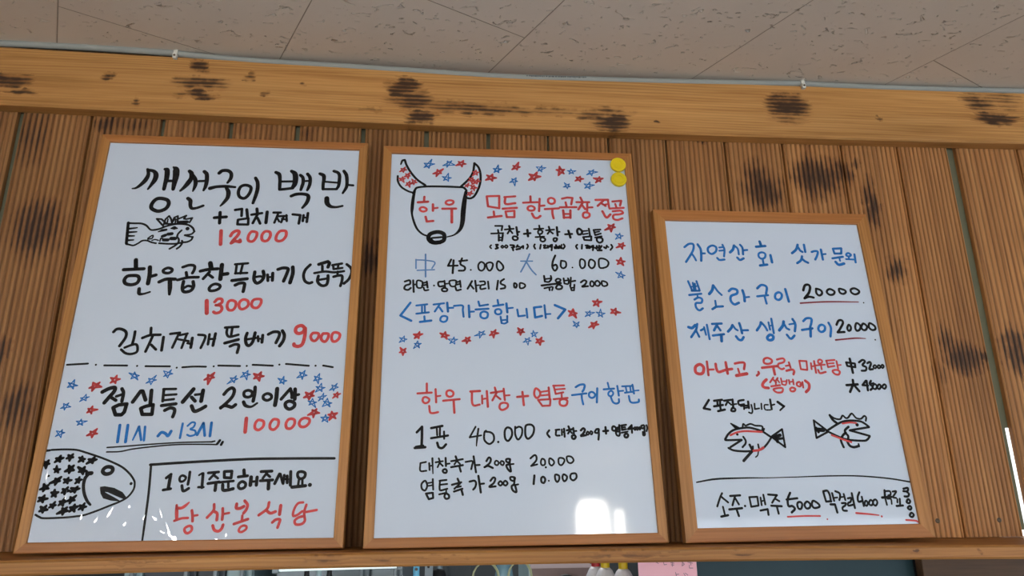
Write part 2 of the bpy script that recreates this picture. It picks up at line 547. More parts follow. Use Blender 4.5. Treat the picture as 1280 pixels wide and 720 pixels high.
EDGES = [-1.0532, -0.8933, -0.7343, -0.5782, -0.4233, -0.2678, -0.1156, 0.035, 0.184, 0.3354, 0.4829, 0.6348, 0.787, 0.9439, 1.0967, 1.2587, 1.4326]
EDGES[15] = 1.2465
EDGES = [EDGES[0] - .155 * k for k in (5, 4, 3, 2, 1)] + EDGES + [EDGES[-1] + .155 * k for k in (1, 2, 3)]
LIGHT_TONE = {0: .8, 1: .8, 2: .8, 3: .8, 4: .82, 5: .80, 6: .84, 7: .86, 8: .86, 9: .84, 10: .74, 11: .84, 12: .9, 13: .92, 14: .80, 15: .9, 16: .98, 17: 1.02, 18: 1.16, 19: 1.10, 20: 1.0, 21: 1.0}
GAPS = {5: .012, 7: .009, 8: .009, 9: .010, 10: .009, 11: .010, 12: .008, 20: .024}


def plank(x0, x1, z0, z1):
    """a ribbed decking board: eleven rounded ribs on its face"""
    w = x1 - x0
    n = 11
    lip = .006
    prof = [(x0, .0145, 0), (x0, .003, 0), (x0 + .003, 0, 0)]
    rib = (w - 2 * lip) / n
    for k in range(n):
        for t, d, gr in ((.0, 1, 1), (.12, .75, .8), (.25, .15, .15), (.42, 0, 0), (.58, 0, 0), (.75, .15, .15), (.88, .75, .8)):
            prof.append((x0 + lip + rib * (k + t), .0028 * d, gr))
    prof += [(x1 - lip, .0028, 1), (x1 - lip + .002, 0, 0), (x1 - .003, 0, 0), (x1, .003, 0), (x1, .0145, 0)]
    bm = bmesh.new()
    lay = bm.verts.layers.float.new('groove')
    rings = []
    for zz in (z0, z1):
        r = []
        for px, py, gr in prof:
            v = bm.verts.new((px, py, zz))
            v[lay] = gr
            r.append(v)
        rings.append(r)
    m = len(prof)
    for i in range(m):
        j = (i + 1) % m
        bm.faces.new((rings[0][i], rings[0][j], rings[1][j], rings[1][i]))
    bm.faces.new(rings[0][::-1])
    bm.faces.new(rings[1])
    return bm


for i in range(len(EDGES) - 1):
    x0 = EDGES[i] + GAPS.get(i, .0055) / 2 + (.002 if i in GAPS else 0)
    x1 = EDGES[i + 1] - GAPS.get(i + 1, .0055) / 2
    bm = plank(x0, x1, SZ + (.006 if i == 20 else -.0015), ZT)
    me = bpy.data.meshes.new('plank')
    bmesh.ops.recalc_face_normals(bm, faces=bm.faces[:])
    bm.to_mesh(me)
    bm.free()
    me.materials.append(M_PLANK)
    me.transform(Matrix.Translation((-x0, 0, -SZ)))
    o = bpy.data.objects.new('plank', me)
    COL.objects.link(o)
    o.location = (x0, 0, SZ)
    s_ = LIGHT_TONE.get(i, 1.0)
    o.color = (s_, s_ * .99, s_ * .98, 1)         # light falling off to the left painted in, with slight plank differences
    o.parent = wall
    for sx, sz in [(1.0359, 0.0342), (1.1824, 0.0343)]:
        if x0 < sx < x1:
            s = MB().lathe([(.0055, 0), (.0055, .0012), (.004, .002), (.0015, .0012)], (sx, .0008, SZ + sz), 14,
                           Matrix.Rotation(math.pi / 2, 4, 'X')).obj('screw', M_NAIL)
            s.parent = o
            s.location = (-x0, 0, -SZ)

# boards under the serving opening on the right, running level
for k in range(8):
    z1 = SZ - .034 - .15 * k
    struct(MB().box([(0.9832, -0.0595)][0][0], 1.84, .0, .025, z1 - .145, z1, .003).obj('trim_%d' % (k + 1), M_LOW))

# ------------------------------------------------------------------ beam, cable, shelf
def bowed_bar(x0, x1, y0, y1, z0, z1, n=40, bev=.004):
    bm = bmesh.new()
    c = bev
    prof = [(y1, z0), (y0 + c, z0), (y0, z0 + c), (y0, z1 - c), (y0 + c, z1), (y1, z1)]
    rings = []
    for i in range(n + 1):
        x = x0 + (x1 - x0) * i / n
        rings.append([bm.verts.new((x, a, b + bow(x))) for a, b in prof])
    for a, b in zip(rings, rings[1:]):
        for k in range(len(prof)):
            j = (k + 1) % len(prof)
            bm.faces.new((a[k], b[k], b[j], a[j]))
    bm.faces.new(rings[0])
    bm.faces.new(rings[-1][::-1])
    return bm


beam = MB().add(bowed_bar(-1.75, 2.0, -.035, -.0005, SZ + .948, SZ + 1.098)).obj('wooden_beam', M_BEAM, loc=(0, -.0005, SZ + .948))
tag(beam, 'long knotty pine beam nailed across the top of the board wall below the ceiling', 'beam')

cpts = spline([(-1.2132, 1.1198), (-1.1078, 1.1185), (-1.0194, 1.1189), (-0.9301, 1.1185), (-0.8396, 1.117), (-0.7483, 1.1144), (-0.7133, 1.113), (-0.6557, 1.1084), (-0.5251, 1.1023), (-0.3361, 1.099), (-0.1435, 1.0946), (0.0925, 1.0898), (0.2936, 1.0932), (0.4992, 1.0971), (0.7523, 1.1051), (0.8469, 1.1082), (0.968, 1.1071), (1.1886, 1.1096), (1.4606, 1.1162), (1.5994, 1.1188)], step=6)
cpts = [(x, -.031, z + SZ) for x, z in cpts]
CABLE_R = .0078
cab = empty('power_cable', (0, -.031, SZ + 1.1))
tag(cab, 'grey power cable running along the top edge of the wooden beam', 'cable')


def into(o, parent):
    o.parent = parent
    o.matrix_parent_inverse = Matrix.Translation(-Vector(parent.location))
    return o


into(MB().tube(cpts, CABLE_R, 14).obj('sheath', M_CABLE, smooth=True), cab)
g = MB()
rnd = random.Random(4)
i0 = [k for k, q in enumerate(cpts) if .12 < q[0] < .27]
xx = cpts[i0[0]][0]


def cable_z(x):
    for q0, q1 in zip(cpts, cpts[1:]):
        if q0[0] <= x <= q1[0]:
            return q0[2] + (q1[2] - q0[2]) * (x - q0[0]) / (q1[0] - q0[0])


while xx < .275:                              # fine print along the sheath
    wd = rnd.uniform(.002, .006)
    z = cable_z(xx) + .001
    g.box(xx, xx + wd, -.031 - CABLE_R - .0003, -.031 - CABLE_R + .0012, z - rnd.uniform(.0012, .0022), z + .0016)
    xx += wd + rnd.choice((.0012, .0012, .0015, .003))
into(g.obj('printing', M_PRINT), cab)

for k, (x, z) in enumerate([(-0.7089, 1.1027), (0.8412, 1.0987)]):
    z = cable_z(x)
    e = empty('cable_clip', (x, -.035, z + SZ - SZ))
    tag(e, ('white nail clip holding the cable above the left board' if k == 0 else
            'white nail clip holding the cable above the right board'), 'clip', 'cable clips')
    bm = bmesh.new()
    ring0, ring1 = [], []
    path = [(-.031 + (CABLE_R + .0024) * math.cos(a), (CABLE_R + .0024) * math.sin(a)) for a in [math.radians(100 + 14 * j) for j in range(13)]]
    inner = [(-.031 + (CABLE_R + .0002) * math.cos(a), (CABLE_R + .0002) * math.sin(a)) for a in [math.radians(100 + 14 * j) for j in range(13)]]
    prof = path + inner[::-1]
    for xo, rr in ((-.0045, ring0), (.0045, ring1)):
        for py, pz in prof:
            rr.append(bm.verts.new((x + xo, py, z + pz)))
    for j in range(len(prof)):
        q = (j + 1) % len(prof)
        bm.faces.new((ring0[j], ring0[q], ring1[q], ring1[j]))
    m_ = len(path)
    for j in range(m_ - 1):
        bm.faces.new((ring0[j], ring0[j + 1], ring0[2 * m_ - 2 - j], ring0[2 * m_ - 1 - j]))
        bm.faces.new((ring1[j + 1], ring1[j], ring1[2 * m_ - 1 - j], ring1[2 * m_ - 2 - j]))
    g = MB().add(bm)
    g.box(x - .0045, x + .0045, -.0445, -.0352, z - .0195, z - .006, .001)
    into(g.obj('clip_body', M_CLIP), e)
    into(MB().lathe([(.0025, 0), (.0025, .0015), (.001, .002)], (x, -.0445, z - .0125), 10, Matrix.Rotation(math.pi / 2, 4, 'X')).obj('nail', M_NAIL), e)


bm = bmesh.new()
prof = [(.026, -.002), (-.146, -.002), (-.150, -.006), (-.150, -.024), (-.146, -.028), (.026, -.028)]
rings = []
for i in range(41):
    x = -1.9 + 3.75 * i / 40
    xc = max(-1.2, min(1.5, x))
    rings.append([bm.verts.new((x, a, SZ + b - (.006 * (xc - .1) ** 2 if a < -.1 else 0) * 1.0)) for a, b in prof])
for a, b in zip(rings, rings[1:]):
    for k in range(6):
        j = (k + 1) % 6
        bm.faces.new((a[k], b[k], b[j], a[j]))
bm.faces.new(rings[0])
bm.faces.new(rings[-1][::-1])
sh = MB().add(bm).obj('wooden_shelf', M_SHELF, loc=(0, 0, SZ - .028))
tag(sh, 'long narrow pine shelf carrying the three menu whiteboards', 'shelf')

# ------------------------------------------------------------------ the whiteboards
INK1 = """#handwriting K
5.6:111.0,815.0 114.8,801.8,8.5 111.0,787.4,10.3 102.6,774.9,8.4 93.6,766.5,5.6 86.2,764.7,3.7
5.6:112.2,813.0,7.6 124.8,810.4,8.5 131.2,802.4,11.3 131.3,790.1,11.3 126.3,777.7,8.4 119.7,764.3,4.6
9.3:149.2,816.4,7.6 154.0,813.5,11.4 155.8,795.0,11.3 154.7,778.6,9.4 154.1,765.4,8.4
6.6/157.9,786.5 171.8,786.9
10.3:166.7,822.2,4.8 172.9,816.2,14.2 175.2,799.8,14.2 174.3,781.3,11.3 173.9,766.0,8.4
8.3:148.9,742.1 164.9,738.6 169.8,728.8 164.7,716.7 150.3,710.3 135.8,715.9 133.4,725.7 139.3,737.8 z
8.4:203.1,813.1,8.6 208.3,807.1,10.5 209.1,794.7,10.4 203.8,782.3,11.3 196.7,770.8,8.4 190.0,762.5,5.6
8.4:211.5,803.0,8.5 218.1,793.0,9.5 220.6,780.8,9.4 218.8,768.5,6.6 217.3,762.4,4.1
5.7/226.7,788.1 241.4,789.2
8.5:235.7,813.2,8.6 241.9,806.1,9.5 244.0,789.7,9.5 243.2,775.4,8.5 240.2,765.1,5.6
8.4:209.1,743.9,8.4 215.1,738.1,9.3 216.7,726.1,8.3 221.1,719.3,7.4 231.3,720.6,6.5 244.3,726.5,6.5
8.6:268.8,810.2,8.6 275.1,816.6,8.6 287.4,817.1,8.6 295.4,810.1,8.6 295.9,797.6,8.6 290.2,786.1,5.7
7.6:253.5,770.6,9.4 267.8,775.1,7.6 288.7,776.8,7.6 308.2,775.4,5.7
7.5:289.2,772.8,7.6 294.8,762.7,10.4 294.7,748.5,9.4 288.3,736.3,7.5 281.6,727.0,4.1
7.2:330.6,781.3 341.6,777.5 343.5,768.4 338.7,755.0 330.8,747.6 320.7,751.4 316.7,763.4 320.4,776.8 z
7.5:350.7,800.5,7.7 356.3,789.3,8.6 358.0,772.9,9.1 355.6,754.5,8.5 351.7,736.1,6.6
7.3:394.7,816.6,8.1 402.4,811.6,9.3 405.3,799.2,8.1 406.3,784.8,8.1 406.9,773.4,7.3
6.7:407.0,772.4 421.9,774.5 436.0,777.0
8.6:429.4,820.9,7.8 437.2,814.9,11.7 440.1,802.5,12.6 439.5,787.9,11.6 435.1,777.4,8.6
5.4/408.6,793.1 436.3,794.4
7.7:450.1,811.2,7.4 456.1,805.1,8.1 458.0,792.7,8.1 456.2,782.2,8.1 454.3,772.9,6.7
4.8/458.7,795.8 469.4,796.8
7.7:466.1,814.9,7.8 472.3,805.6,8.2 473.5,791.1,8.1 471.6,780.7,7.7 468.7,772.7,5.8
7.6:434.3,756.5,7.6 444.6,761.3,8.0 458.7,762.7,8.0 470.6,760.0,8.6 473.0,751.9,9.2 469.6,739.6,8.6 461.7,727.6,6.1
7.7:494.1,816.4,7.8 502.6,811.9,9.4 504.2,802.5,8.8 503.4,790.0,7.7 504.0,776.5,7.3
5.8:504.0,776.5 520.6,777.0 535.0,777.5
7.7:525.4,824.3,7.5 534.8,820.4,7.8 539.0,812.1,8.2 539.2,795.3,8.2 538.1,784.9,7.4 534.1,777.5,6.2
4.9/506.5,795.9 535.7,794.2
7.7:548.2,825.1,7.9 554.4,814.7,8.8 556.9,798.0,8.2 556.4,783.4,7.8 549.2,767.6,5.4
5.5/557.8,789.3 571.5,788.4
8.6:514.2,753.2,11.5 515.9,741.0,11.5 523.7,733.0,8.6 536.3,731.4,6.1 550.5,734.8,5.7
#fish_drawing K
6.2/91.4,680.3 95.3,631.4
3.9:95.6,629.5,5.3 102.5,627.8 111.1,626.5 120.2,632.0 127.6,637.9 137.6,638.5 146.5,634.9 156.9,632.5
4.4:90.7,679.4 104.2,679.3 119.4,679.1 130.3,674.6 140.2,665.1,4.0 148.7,664.4 160.1,667.6 169.5,672.7 182.4,677.5 195.6,680.2 207.6,680.1 219.8,677.9 229.3,671.3 233.8,662.6
4.0:233.8,662.6 227.9,656.1 214.7,653.5
4.0:214.7,653.1 223.5,650.8 232.2,649.6
4.3:232.2,649.6 229.8,642.3 222.0,637.3 213.7,636.1 205.5,634.0 195.7,632.2 180.6,631.9 163.6,632.7
4.7/94.6,665.9,5.4 111.8,668.7,3.2
4.7/96.0,657.3,5.4 112.5,659.0,3.2
4.6/96.6,648.6,5.4 109.1,649.0,3.2
4.6/97.5,638.2,5.3 109.0,639.4,3.2
4.0/165.8,674.5 149.7,691.6 160.0,690.9 169.8,682.4
4.0/166.3,677.4 168.5,691.2 175.0,699.2 180.4,691.5 183.3,682.8
4.0/183.3,682.8 186.6,695.6 193.7,699.7 195.2,683.1
4.0/194.0,691.9 200.4,695.0 211.5,701.2 207.5,693.2 212.7,692.4 225.1,695.7 220.6,684.7
3.3/173.4,680.6 173.6,691.3
3.3/182.1,679.8 188.7,692.7
3.3/190.4,681.0 190.6,691.8
7.3/199.3,684.2 215.4,685.6
4.0/168.5,679.5 192.2,680.5
4.3:206.3,664.9 200.6,657.0 199.2,649.2 203.3,643.5 203.6,635.9,4.7 197.9,628.1 187.3,620.2
4.3:210.6,639.9 212.1,635.1 208.3,626.4 202.4,620.6
d218.4,669.4 4.5
7.2/157.8,660.2,2.9 165.7,663.8,6.5 173.9,665.6,5.4
9.1/183.6,669.1,3.6 190.2,670.3,9.1 196.3,669.5,3.6
7.2/167.9,649.4,7.2 174.2,652.5,7.2
7.2/178.9,654.9 187.1,656.3
7.2/171.7,640.9 180.9,641.1
8.1/187.1,644.7 195.5,644.9
3.2/165.2,644.6 164.5,637.8
3.2/165.2,644.6 169.6,643.7
3.2:138.4,643.9 145.8,650.8 148.4,649.9 146.8,644.1 138.7,642.0
2.9:147.5,639.3 153.9,641.4 160.9,639.7
#handwriting K
7.0/272.2,697.5 297.8,700.2
7.0/283.0,711.1 285.0,684.5
5.9/314.9,718.0 329.3,721.0 330.4,703.5
6.5/340.0,719.7 343.8,700.9
5.5/323.7,693.8 345.8,698.3 347.0,682.6 323.8,682.5 z
6.5/361.9,722.3 364.1,711.4
6.0/351.8,707.1 374.1,711.7
5.9/364.8,708.4 356.7,686.4
5.9/365.7,699.5 372.7,685.8
7.1/385.2,715.0 385.2,688.1
5.6/399.3,713.8 415.1,714.2
5.2/410.0,712.7 403.5,688.6
5.2/408.1,704.6 429.1,706.2
5.2/422.9,706.0 418.3,690.0
5.2/428.0,708.2 430.3,693.3
4.7/408.5,700.6 413.7,691.8
4.7/419.2,698.9 427.3,697.2
6.0/441.9,710.5 458.8,709.0 457.1,688.0
5.6/465.9,709.2 465.4,694.2
4.7/467.3,703.2 473.4,703.4
6.0/475.2,714.5 474.3,692.4
#price_handwriting R
7.6/290.7,666.0 293.5,633.2
6.9:312.3,653.9 316.2,661.8 324.2,666.9 329.7,664.1 327.3,655.2 319.9,644.4 315.7,636.6
6.9:315.7,636.6 323.7,641.6 334.2,639.9 333.6,644.7
6.2:360.6,665.8 367.8,663.1 368.0,653.3 363.0,643.5 356.3,641.4 350.7,646.1 351.2,656.8 355.5,664.7 z
6.3:390.0,667.1 396.3,664.8 398.0,656.0 393.8,646.1 387.2,643.1 380.8,646.8 379.7,657.5 384.1,665.4 z
6.3:423.7,669.4 430.9,667.6 431.8,656.8 425.8,646.9 417.4,643.8 411.0,647.5 411.7,658.3 416.9,667.2 z
#handwriting K
8.7/121.5,592.4 124.2,575.7
7.3/99.7,569.3 141.2,572.3
7.3:119.1,556.2 130.7,555.5 135.2,548.2 131.7,539.0 120.9,535.2 109.1,537.7 105.3,545.9 109.6,554.2 z
8.6:153.0,576.3 155.1,557.8 154.8,538.5
7.0/158.8,555.1 168.2,558.4
6.9:138.6,526.4,7.7 140.4,515.6,7.7 148.6,514.8,5.1 161.8,519.5,4.3
6.3:190.5,575.2 199.2,572.5 199.2,567.0 192.3,563.1 183.7,564.8 182.1,570.3 z
7.3:177.1,542.6 191.0,549.2 209.2,549.6
8.6:198.8,546.6,9.6 201.3,529.3,9.5 202.3,514.7,6.0
6.3:221.0,577.6 234.5,582.6 244.8,580.9 245.9,572.5 242.9,564.1
6.3/229.8,565.7 233.0,554.6
6.3:214.4,547.8 235.1,553.7 256.6,555.0
7.0:227.3,544.4 226.6,531.5 229.5,522.4 236.3,520.7 245.7,524.5 249.5,533.7 247.1,544.7
5.6:230.1,529.7 237.8,534.4 247.1,532.8
9.7/277.4,588.1 280.5,576.9
7.1:258.9,569.0 274.3,573.1 295.0,575.3
6.3/278.4,567.5 267.1,551.5
6.0/275.6,562.8 286.7,554.7
8.8/302.3,584.9 303.0,551.2
8.0/307.5,562.5 316.6,564.1
6.3:295.2,540.0 304.0,536.5 303.1,530.0 295.4,525.3 285.5,524.2 282.4,529.7 287.2,537.1 z
5.4/330.0,586.4 356.9,589.4
5.3/333.5,585.5 333.4,564.8
5.3/346.1,586.7 343.5,565.0
5.3/332.5,565.2 357.6,566.8
7.1/327.7,548.4 359.1,553.2
7.0:335.6,537.9 345.1,542.7 354.5,542.0 354.8,531.8 354.0,523.5
7.1:373.5,569.3 373.5,552.5 380.4,543.3 390.0,549.1 393.9,560.3 391.1,571.5
5.3:375.6,557.2 385.5,559.3 392.5,557.5
6.2/401.2,563.3 403.5,549.3
4.5/404.3,557.7 411.1,558.4
6.8/411.9,567.2 412.7,550.4
7.1:422.1,576.3 432.9,579.9 443.3,578.2 442.5,568.8 436.6,549.0
8.0:453.3,582.2 454.6,567.1 450.6,545.5
6.3:490.6,588.6 481.2,577.0 478.0,563.8 481.7,550.7 490.7,545.2 497.4,547.2
7.3/508.7,589.9 528.1,597.0 531.8,593.3 529.1,583.7
5.8/516.7,586.3 517.7,574.0
5.4:500.8,568.9 522.9,573.1 543.8,571.6 564.4,574.8
6.5:509.9,562.5 509.2,549.3 518.5,540.1 528.6,542.2 531.2,553.4 530.5,563.8
5.4/511.5,553.1 531.0,557.2
5.5/538.2,588.6 558.8,592.9
5.1/540.1,587.7 541.5,579.2 560.4,582.4
5.1/551.1,591.7 550.8,582.2
5.1/550.6,573.6 551.2,564.2
6.1:542.8,561.2 552.9,564.2 560.8,563.4 561.5,552.1 558.9,539.9
6.1:569.4,591.2 578.7,582.7 581.1,571.4 575.9,556.1 566.2,545.6
#price_handwriting R
8.2/281.0,501.4 284.6,473.6
6.2:297.8,499.0 302.8,505.4 311.1,505.5 312.8,498.3 304.5,491.8
6.2:301.2,491.8 310.4,491.0 314.6,483.9 311.3,476.6 303.4,473.9 298.2,476.5
5.9:332.1,503.1 340.9,499.6 342.0,489.7 337.2,481.5 328.9,481.4 324.6,489.4 325.9,499.4 z
5.9:356.0,505.3 365.5,502.7 368.2,493.6 363.1,486.3 355.1,483.5 349.6,488.9 349.3,498.8 z
5.9:382.6,506.6 392.8,505.8 393.7,496.7 388.0,487.6 379.6,487.5 374.8,493.7 376.3,502.8 z
#handwriting K
5.9:103.0,430.1 108.3,436.3 117.8,436.4 127.6,430.4 128.8,418.3 119.9,400.2
5.6:145.8,431.4 145.7,416.7 144.5,404.7
5.2:130.7,396.8 142.6,402.1 151.8,403.9 155.9,397.9 156.0,387.7 145.6,383.3 134.3,384.9 124.4,392.5
5.7/176.5,439.6 177.8,425.7
5.7:162.3,417.7 177.3,423.9 197.2,425.0
5.6:182.4,422.3 178.4,406.7 173.2,388.6
5.3/182.1,403.3 193.2,393.1
5.9/204.4,419.9 204.6,391.4
5.4/217.0,427.0 235.9,429.8
5.3/234.4,428.9 225.2,397.6
5.0/236.7,424.5 251.5,428.2
5.0/250.1,426.4 243.8,396.9
4.7/233.1,415.8 256.2,411.7
5.0/254.4,407.3 263.4,405.7
6.0/262.5,418.7 262.1,397.9
5.3:273.7,425.8 286.9,424.2 287.9,416.3 282.3,397.2
5.4/296.2,426.9 295.8,405.1
4.7/296.8,416.4 308.8,417.4
6.0/308.2,428.7 306.1,402.6
5.5/326.2,442.1 353.0,444.2
5.4:330.6,439.5 331.0,429.0 337.5,422.0 355.0,426.6
5.4/341.0,441.4 340.4,425.6
6.4/329.4,408.0 356.2,416.1
6.0:340.8,401.2 350.9,405.6 358.5,403.0 357.0,387.5
6.5:372.6,430.3 370.6,418.8 373.6,406.6 379.7,403.2 386.1,412.0 388.9,431.3
5.1/371.7,416.2 391.8,419.9
5.4/395.5,423.5 397.4,413.0
4.1/397.7,418.2 405.1,418.3
6.1/405.1,426.2 405.1,410.4
6.4:416.4,428.1 426.7,433.5 437.5,432.7 439.1,424.8 433.9,409.8
6.8:444.6,436.3 449.6,426.6 448.3,414.3 442.0,402.9
#price_handwriting R
7.1:490.6,443.0 483.5,448.3 473.8,444.6 472.1,435.7 478.3,430.5 488.0,434.1 491.4,443.0 492.1,425.3 488.6,407.6 480.7,402.3 472.3,404.0 471.2,407.5
5.8:511.5,432.2 520.0,430.9 520.6,422.9 514.5,414.9 507.7,416.6 504.6,424.5 507.5,430.8 z
5.9:532.5,431.0 540.9,430.2 540.7,421.3 535.5,413.3 528.6,415.9 526.4,423.0 529.2,430.1 z
5.9:555.8,433.9 564.4,430.4 564.2,421.6 557.9,414.4 551.3,414.4 548.2,422.3 550.1,431.2 z
#divider_line K
3.9/24.8,359.8 64.6,362.4
d80.6,360.1 2.1
3.9/97.2,358.9 141.7,358.8
d161.5,358.1 2.1
3.9/178.1,357.7 226.2,357.6
d240.1,354.8 2.1
3.9:251.1,355.7 274.7,357.4 297.9,357.2
d313.3,358.1 2.1
4.0/322.4,359.8 365.9,359.1
d379.6,359.3 2.2
4.0/391.4,361.9 432.2,360.1
d445.4,362.6 2.2
4.0/458.7,364.1 505.7,360.4
d519.6,360.6 2.2
4.0/535.2,361.1 555.2,357.7
#star_drawing B
s41.9,318.6 12.7 20
s160.1,337.2 12.1 5
s195.2,328.2 11.3 15
s71.5,291.0 10.2 -5
s38.0,274.9 10.9 30
s72.5,242.5 10.8 0
s37.3,221.6 10.7 10
s225.4,341.6 11.4 20
s356.3,330.5 11.5 5
s379.1,341.5 12.4 15
s454.7,328.3 12.4 12
s494.2,341.2 12.5 20
s525.8,333.7 12.5 25
s533.0,313.4 11.6 5
s561.5,314.3 10.8 20
s537.8,293.3 9.9 -10
s518.4,282.5 11.4 8
s549.2,281.7 12.3 12
s547.4,250.4 11.3 -8
#star_drawing R
f86.1,316.3 12.7 30
f123.4,328.7 11.2 10
f88.1,266.9 10.9 15
f99.1,220.9 11.5 22
f308.0,334.5 13.1 20
f405.3,337.4 13.2 15
f512.3,298.3 13.1 20
f566.7,298.4 9.1 0
f524.1,261.9 12.2 25
f561.4,256.9 12.2 -15
#handwriting K
7.5:102.9,304.0 114.1,310.6 125.2,313.1 125.7,305.7 118.4,294.3 110.6,282.1
6.3/118.3,295.1 132.0,287.0
5.4/131.4,295.1 142.3,299.2
6.6:139.6,310.7 144.0,302.5 143.8,285.4
7.2/129.1,272.5 139.6,278.1 154.0,279.7 152.0,263.6 147.6,258.0 136.1,258.0 z
7.3/164.9,283.8 176.8,305.8 180.7,305.8 189.0,287.9
7.3/197.6,307.5 199.5,279.8
6.9/182.4,270.9 191.0,274.9 205.2,278.2 205.8,258.8 187.3,258.8 z
5.1/220.6,310.1 244.8,310.6
5.7/221.5,309.2 222.7,285.5
4.8/223.2,297.7 247.2,299.4
4.8/223.2,287.1 243.9,289.6
6.4/221.7,276.5 249.2,280.1
6.6:229.3,266.8 239.5,271.7 247.6,269.3 248.6,262.0 246.7,253.9
8.0/279.5,310.2 261.9,283.9
6.7/277.8,293.7 285.9,285.6
5.2/284.2,298.7 299.7,300.4
7.7/298.7,307.8 297.7,285.6
7.2:280.2,275.8 287.1,265.2 297.6,268.5 307.7,275.0
6.7:340.9,299.6 347.7,308.7 355.2,312.9 360.5,307.9 358.7,296.3 350.6,284.8 337.9,271.7
6.8:337.8,272.5 345.2,276.6 353.3,275.0 359.8,273.3 366.3,278.3
5.9:388.4,308.0 396.0,304.7 396.0,297.2 389.2,293.9 381.7,296.4 380.8,304.7 z
6.8:401.3,314.7 401.9,301.4 400.4,285.7
6.5:381.5,284.0,7.3 386.3,276.6,7.2 397.7,274.2,5.2 408.8,281.6,4.5
5.9:427.5,301.4 435.0,298.1 435.7,291.5 428.1,287.4 420.6,290.6 419.9,297.3 z
8.1:445.8,311.5 445.9,293.2 444.7,277.5
6.5/472.4,311.6 455.9,289.9
6.5:472.4,311.6 476.6,299.9 477.2,293.2
7.4/482.1,310.7 483.2,289.9
5.6/484.9,298.2 490.4,299.6
6.8:473.1,285.8 483.1,281.6 482.9,274.2 474.6,269.3 467.0,273.4 465.4,281.6 z
#price_handwriting R
7.0/390.8,250.6 391.4,223.2
5.4:417.1,247.3 425.4,244.0 425.6,234.4 417.6,227.2 410.2,230.4 409.3,239.2 412.6,245.7 z
5.4:446.2,248.9 454.4,246.4 454.6,235.9 447.5,227.9 440.1,230.3 438.6,238.4 441.8,245.6 z
5.5:479.5,249.6 486.1,247.2 486.9,238.3 480.5,230.2 472.5,231.0 470.1,239.1 473.4,247.2 z
5.5:507.3,251.2 515.5,248.8 516.1,241.5 509.5,234.2 500.8,233.4 496.3,239.9 499.6,248.0 z
#handwriting B
5.5/148.0,237.3 149.0,204.4
5.5/163.2,237.3 164.1,204.3
4.9/185.1,234.1,5.6 177.1,208.1,3.1
4.6/185.3,233.3 193.1,208.1
4.6/196.6,234.1 198.5,207.3
5.6:223.9,215.8 229.7,222.9 237.7,220.5 243.0,215.8 247.8,225.2
4.4/268.0,240.3 266.6,211.7
3.7:277.9,235.5 285.5,242.7 291.9,241.0 289.8,233.1 284.2,229.1 293.9,225.9 294.9,218.7 286.0,215.6 279.5,218.0
5.3/308.2,241.0 298.8,217.9
5.0/308.2,241.0 313.7,216.3
5.3/323.7,241.8 323.9,215.5
#underline K
2.8:131.3,193.6 162.5,195.7 199.9,198.7 245.1,201.6 275.5,203.0 318.4,203.7 330.8,203.8
2.8:132.0,185.1 156.7,185.7 178.5,190.2 208.2,194.0 245.6,197.7 276.0,199.1 319.0,198.9 339.2,198.4
4.7/344.3,206.7 339.8,199.6
4.7/350.1,203.5 347.7,198.0
3.1/327.7,203.6 334.5,205.2
#fish_drawing K
3.7:28.5,189.5 51.3,190.4 75.3,189.2 97.3,182.9 121.0,175.1 145.1,165.8 166.2,155.7 181.6,143.5 190.8,132.8 194.2,125.3 194.0,113.3 185.8,100.0 172.5,91.3 152.0,82.7 131.6,74.2 111.1,67.2 97.0,65.2 75.7,63.3 40.0,62.6 30.8,65.3 23.6,69.0
4.2/19.2,188.0 25.7,188.7
6.9:139.2,156.7 146.9,155.1 149.3,149.8 145.7,144.5 137.1,143.1 131.1,147.7 133.0,153.7 z
d187.7,124.6 3.0
5.8:106.0,143.3,6.0 100.8,135.1,6.7 100.3,121.7,6.2 104.5,106.8,5.9 112.1,93.4,5.6 119.3,86.0,4.4
7.5/102.9,144.1 110.9,144.8
p130.9,119.1 139.6,120.2 157.8,116.9 174.7,108.7 182.5,100.0 179.2,95.3 163.4,101.7 147.5,108.6 134.6,110.9
p131.3,116.9 134.3,106.5 140.6,97.5 155.3,93.2 175.4,91.2 162.5,98.5 144.7,107.5
f24.0,163.6 9.0 20
f45.8,172.5 9.0 0
f66.0,175.5 8.7 25
f88.2,171.5 8.3 10
f108.0,169.1 9.3 5
f45.6,151.3 7.7 0
f70.3,152.7 9.7 30
f93.6,150.2 9.3 25
f49.5,131.1 9.2 30
f68.6,130.9 8.1 10
f89.0,131.5 8.2 0
f31.0,117.9 8.8 35
f49.8,107.3 8.8 5
f68.5,112.3 8.8 20
f85.6,114.4 8.8 10
f30.1,97.3 9.0 15
f83.2,96.0 8.5 30
f67.6,90.3 8.4 0
f51.3,85.4 8.0 10
f35.2,79.0 9.0 20
f73.4,75.6 9.4 25
f89.8,80.5 9.0 0
f105.5,81.8 8.0 15
d33.1,140.2 2.4
#box_line K
5.0:218.0,160.0 291.5,164.4 402.8,169.6 480.4,170.3 571.5,170.1
4.3:219.4,160.4 221.7,131.1 223.5,98.1 224.3,57.0 224.9,20.2,3.5
#handwriting K
5.5:251.8,134.6 259.9,141.3
6.3/259.2,140.6 258.5,114.9
5.1/249.2,112.0 263.1,114.1
4.5:282.9,138.9 288.7,135.0 285.7,129.0 279.9,127.5 277.0,132.1 278.5,137.4 z
5.1:294.8,145.6 294.9,133.4 294.2,122.1
5.4:283.2,119.9 286.0,110.9 289.9,110.1 296.7,114.5
3.7/313.0,139.4 318.6,143.2
5.4/320.2,142.4 321.4,115.8
4.5/314.5,116.6 324.3,116.5
5.2/330.0,143.5 349.5,145.2
4.9/343.0,143.0 333.8,131.6
4.6/341.2,139.1 349.5,133.0
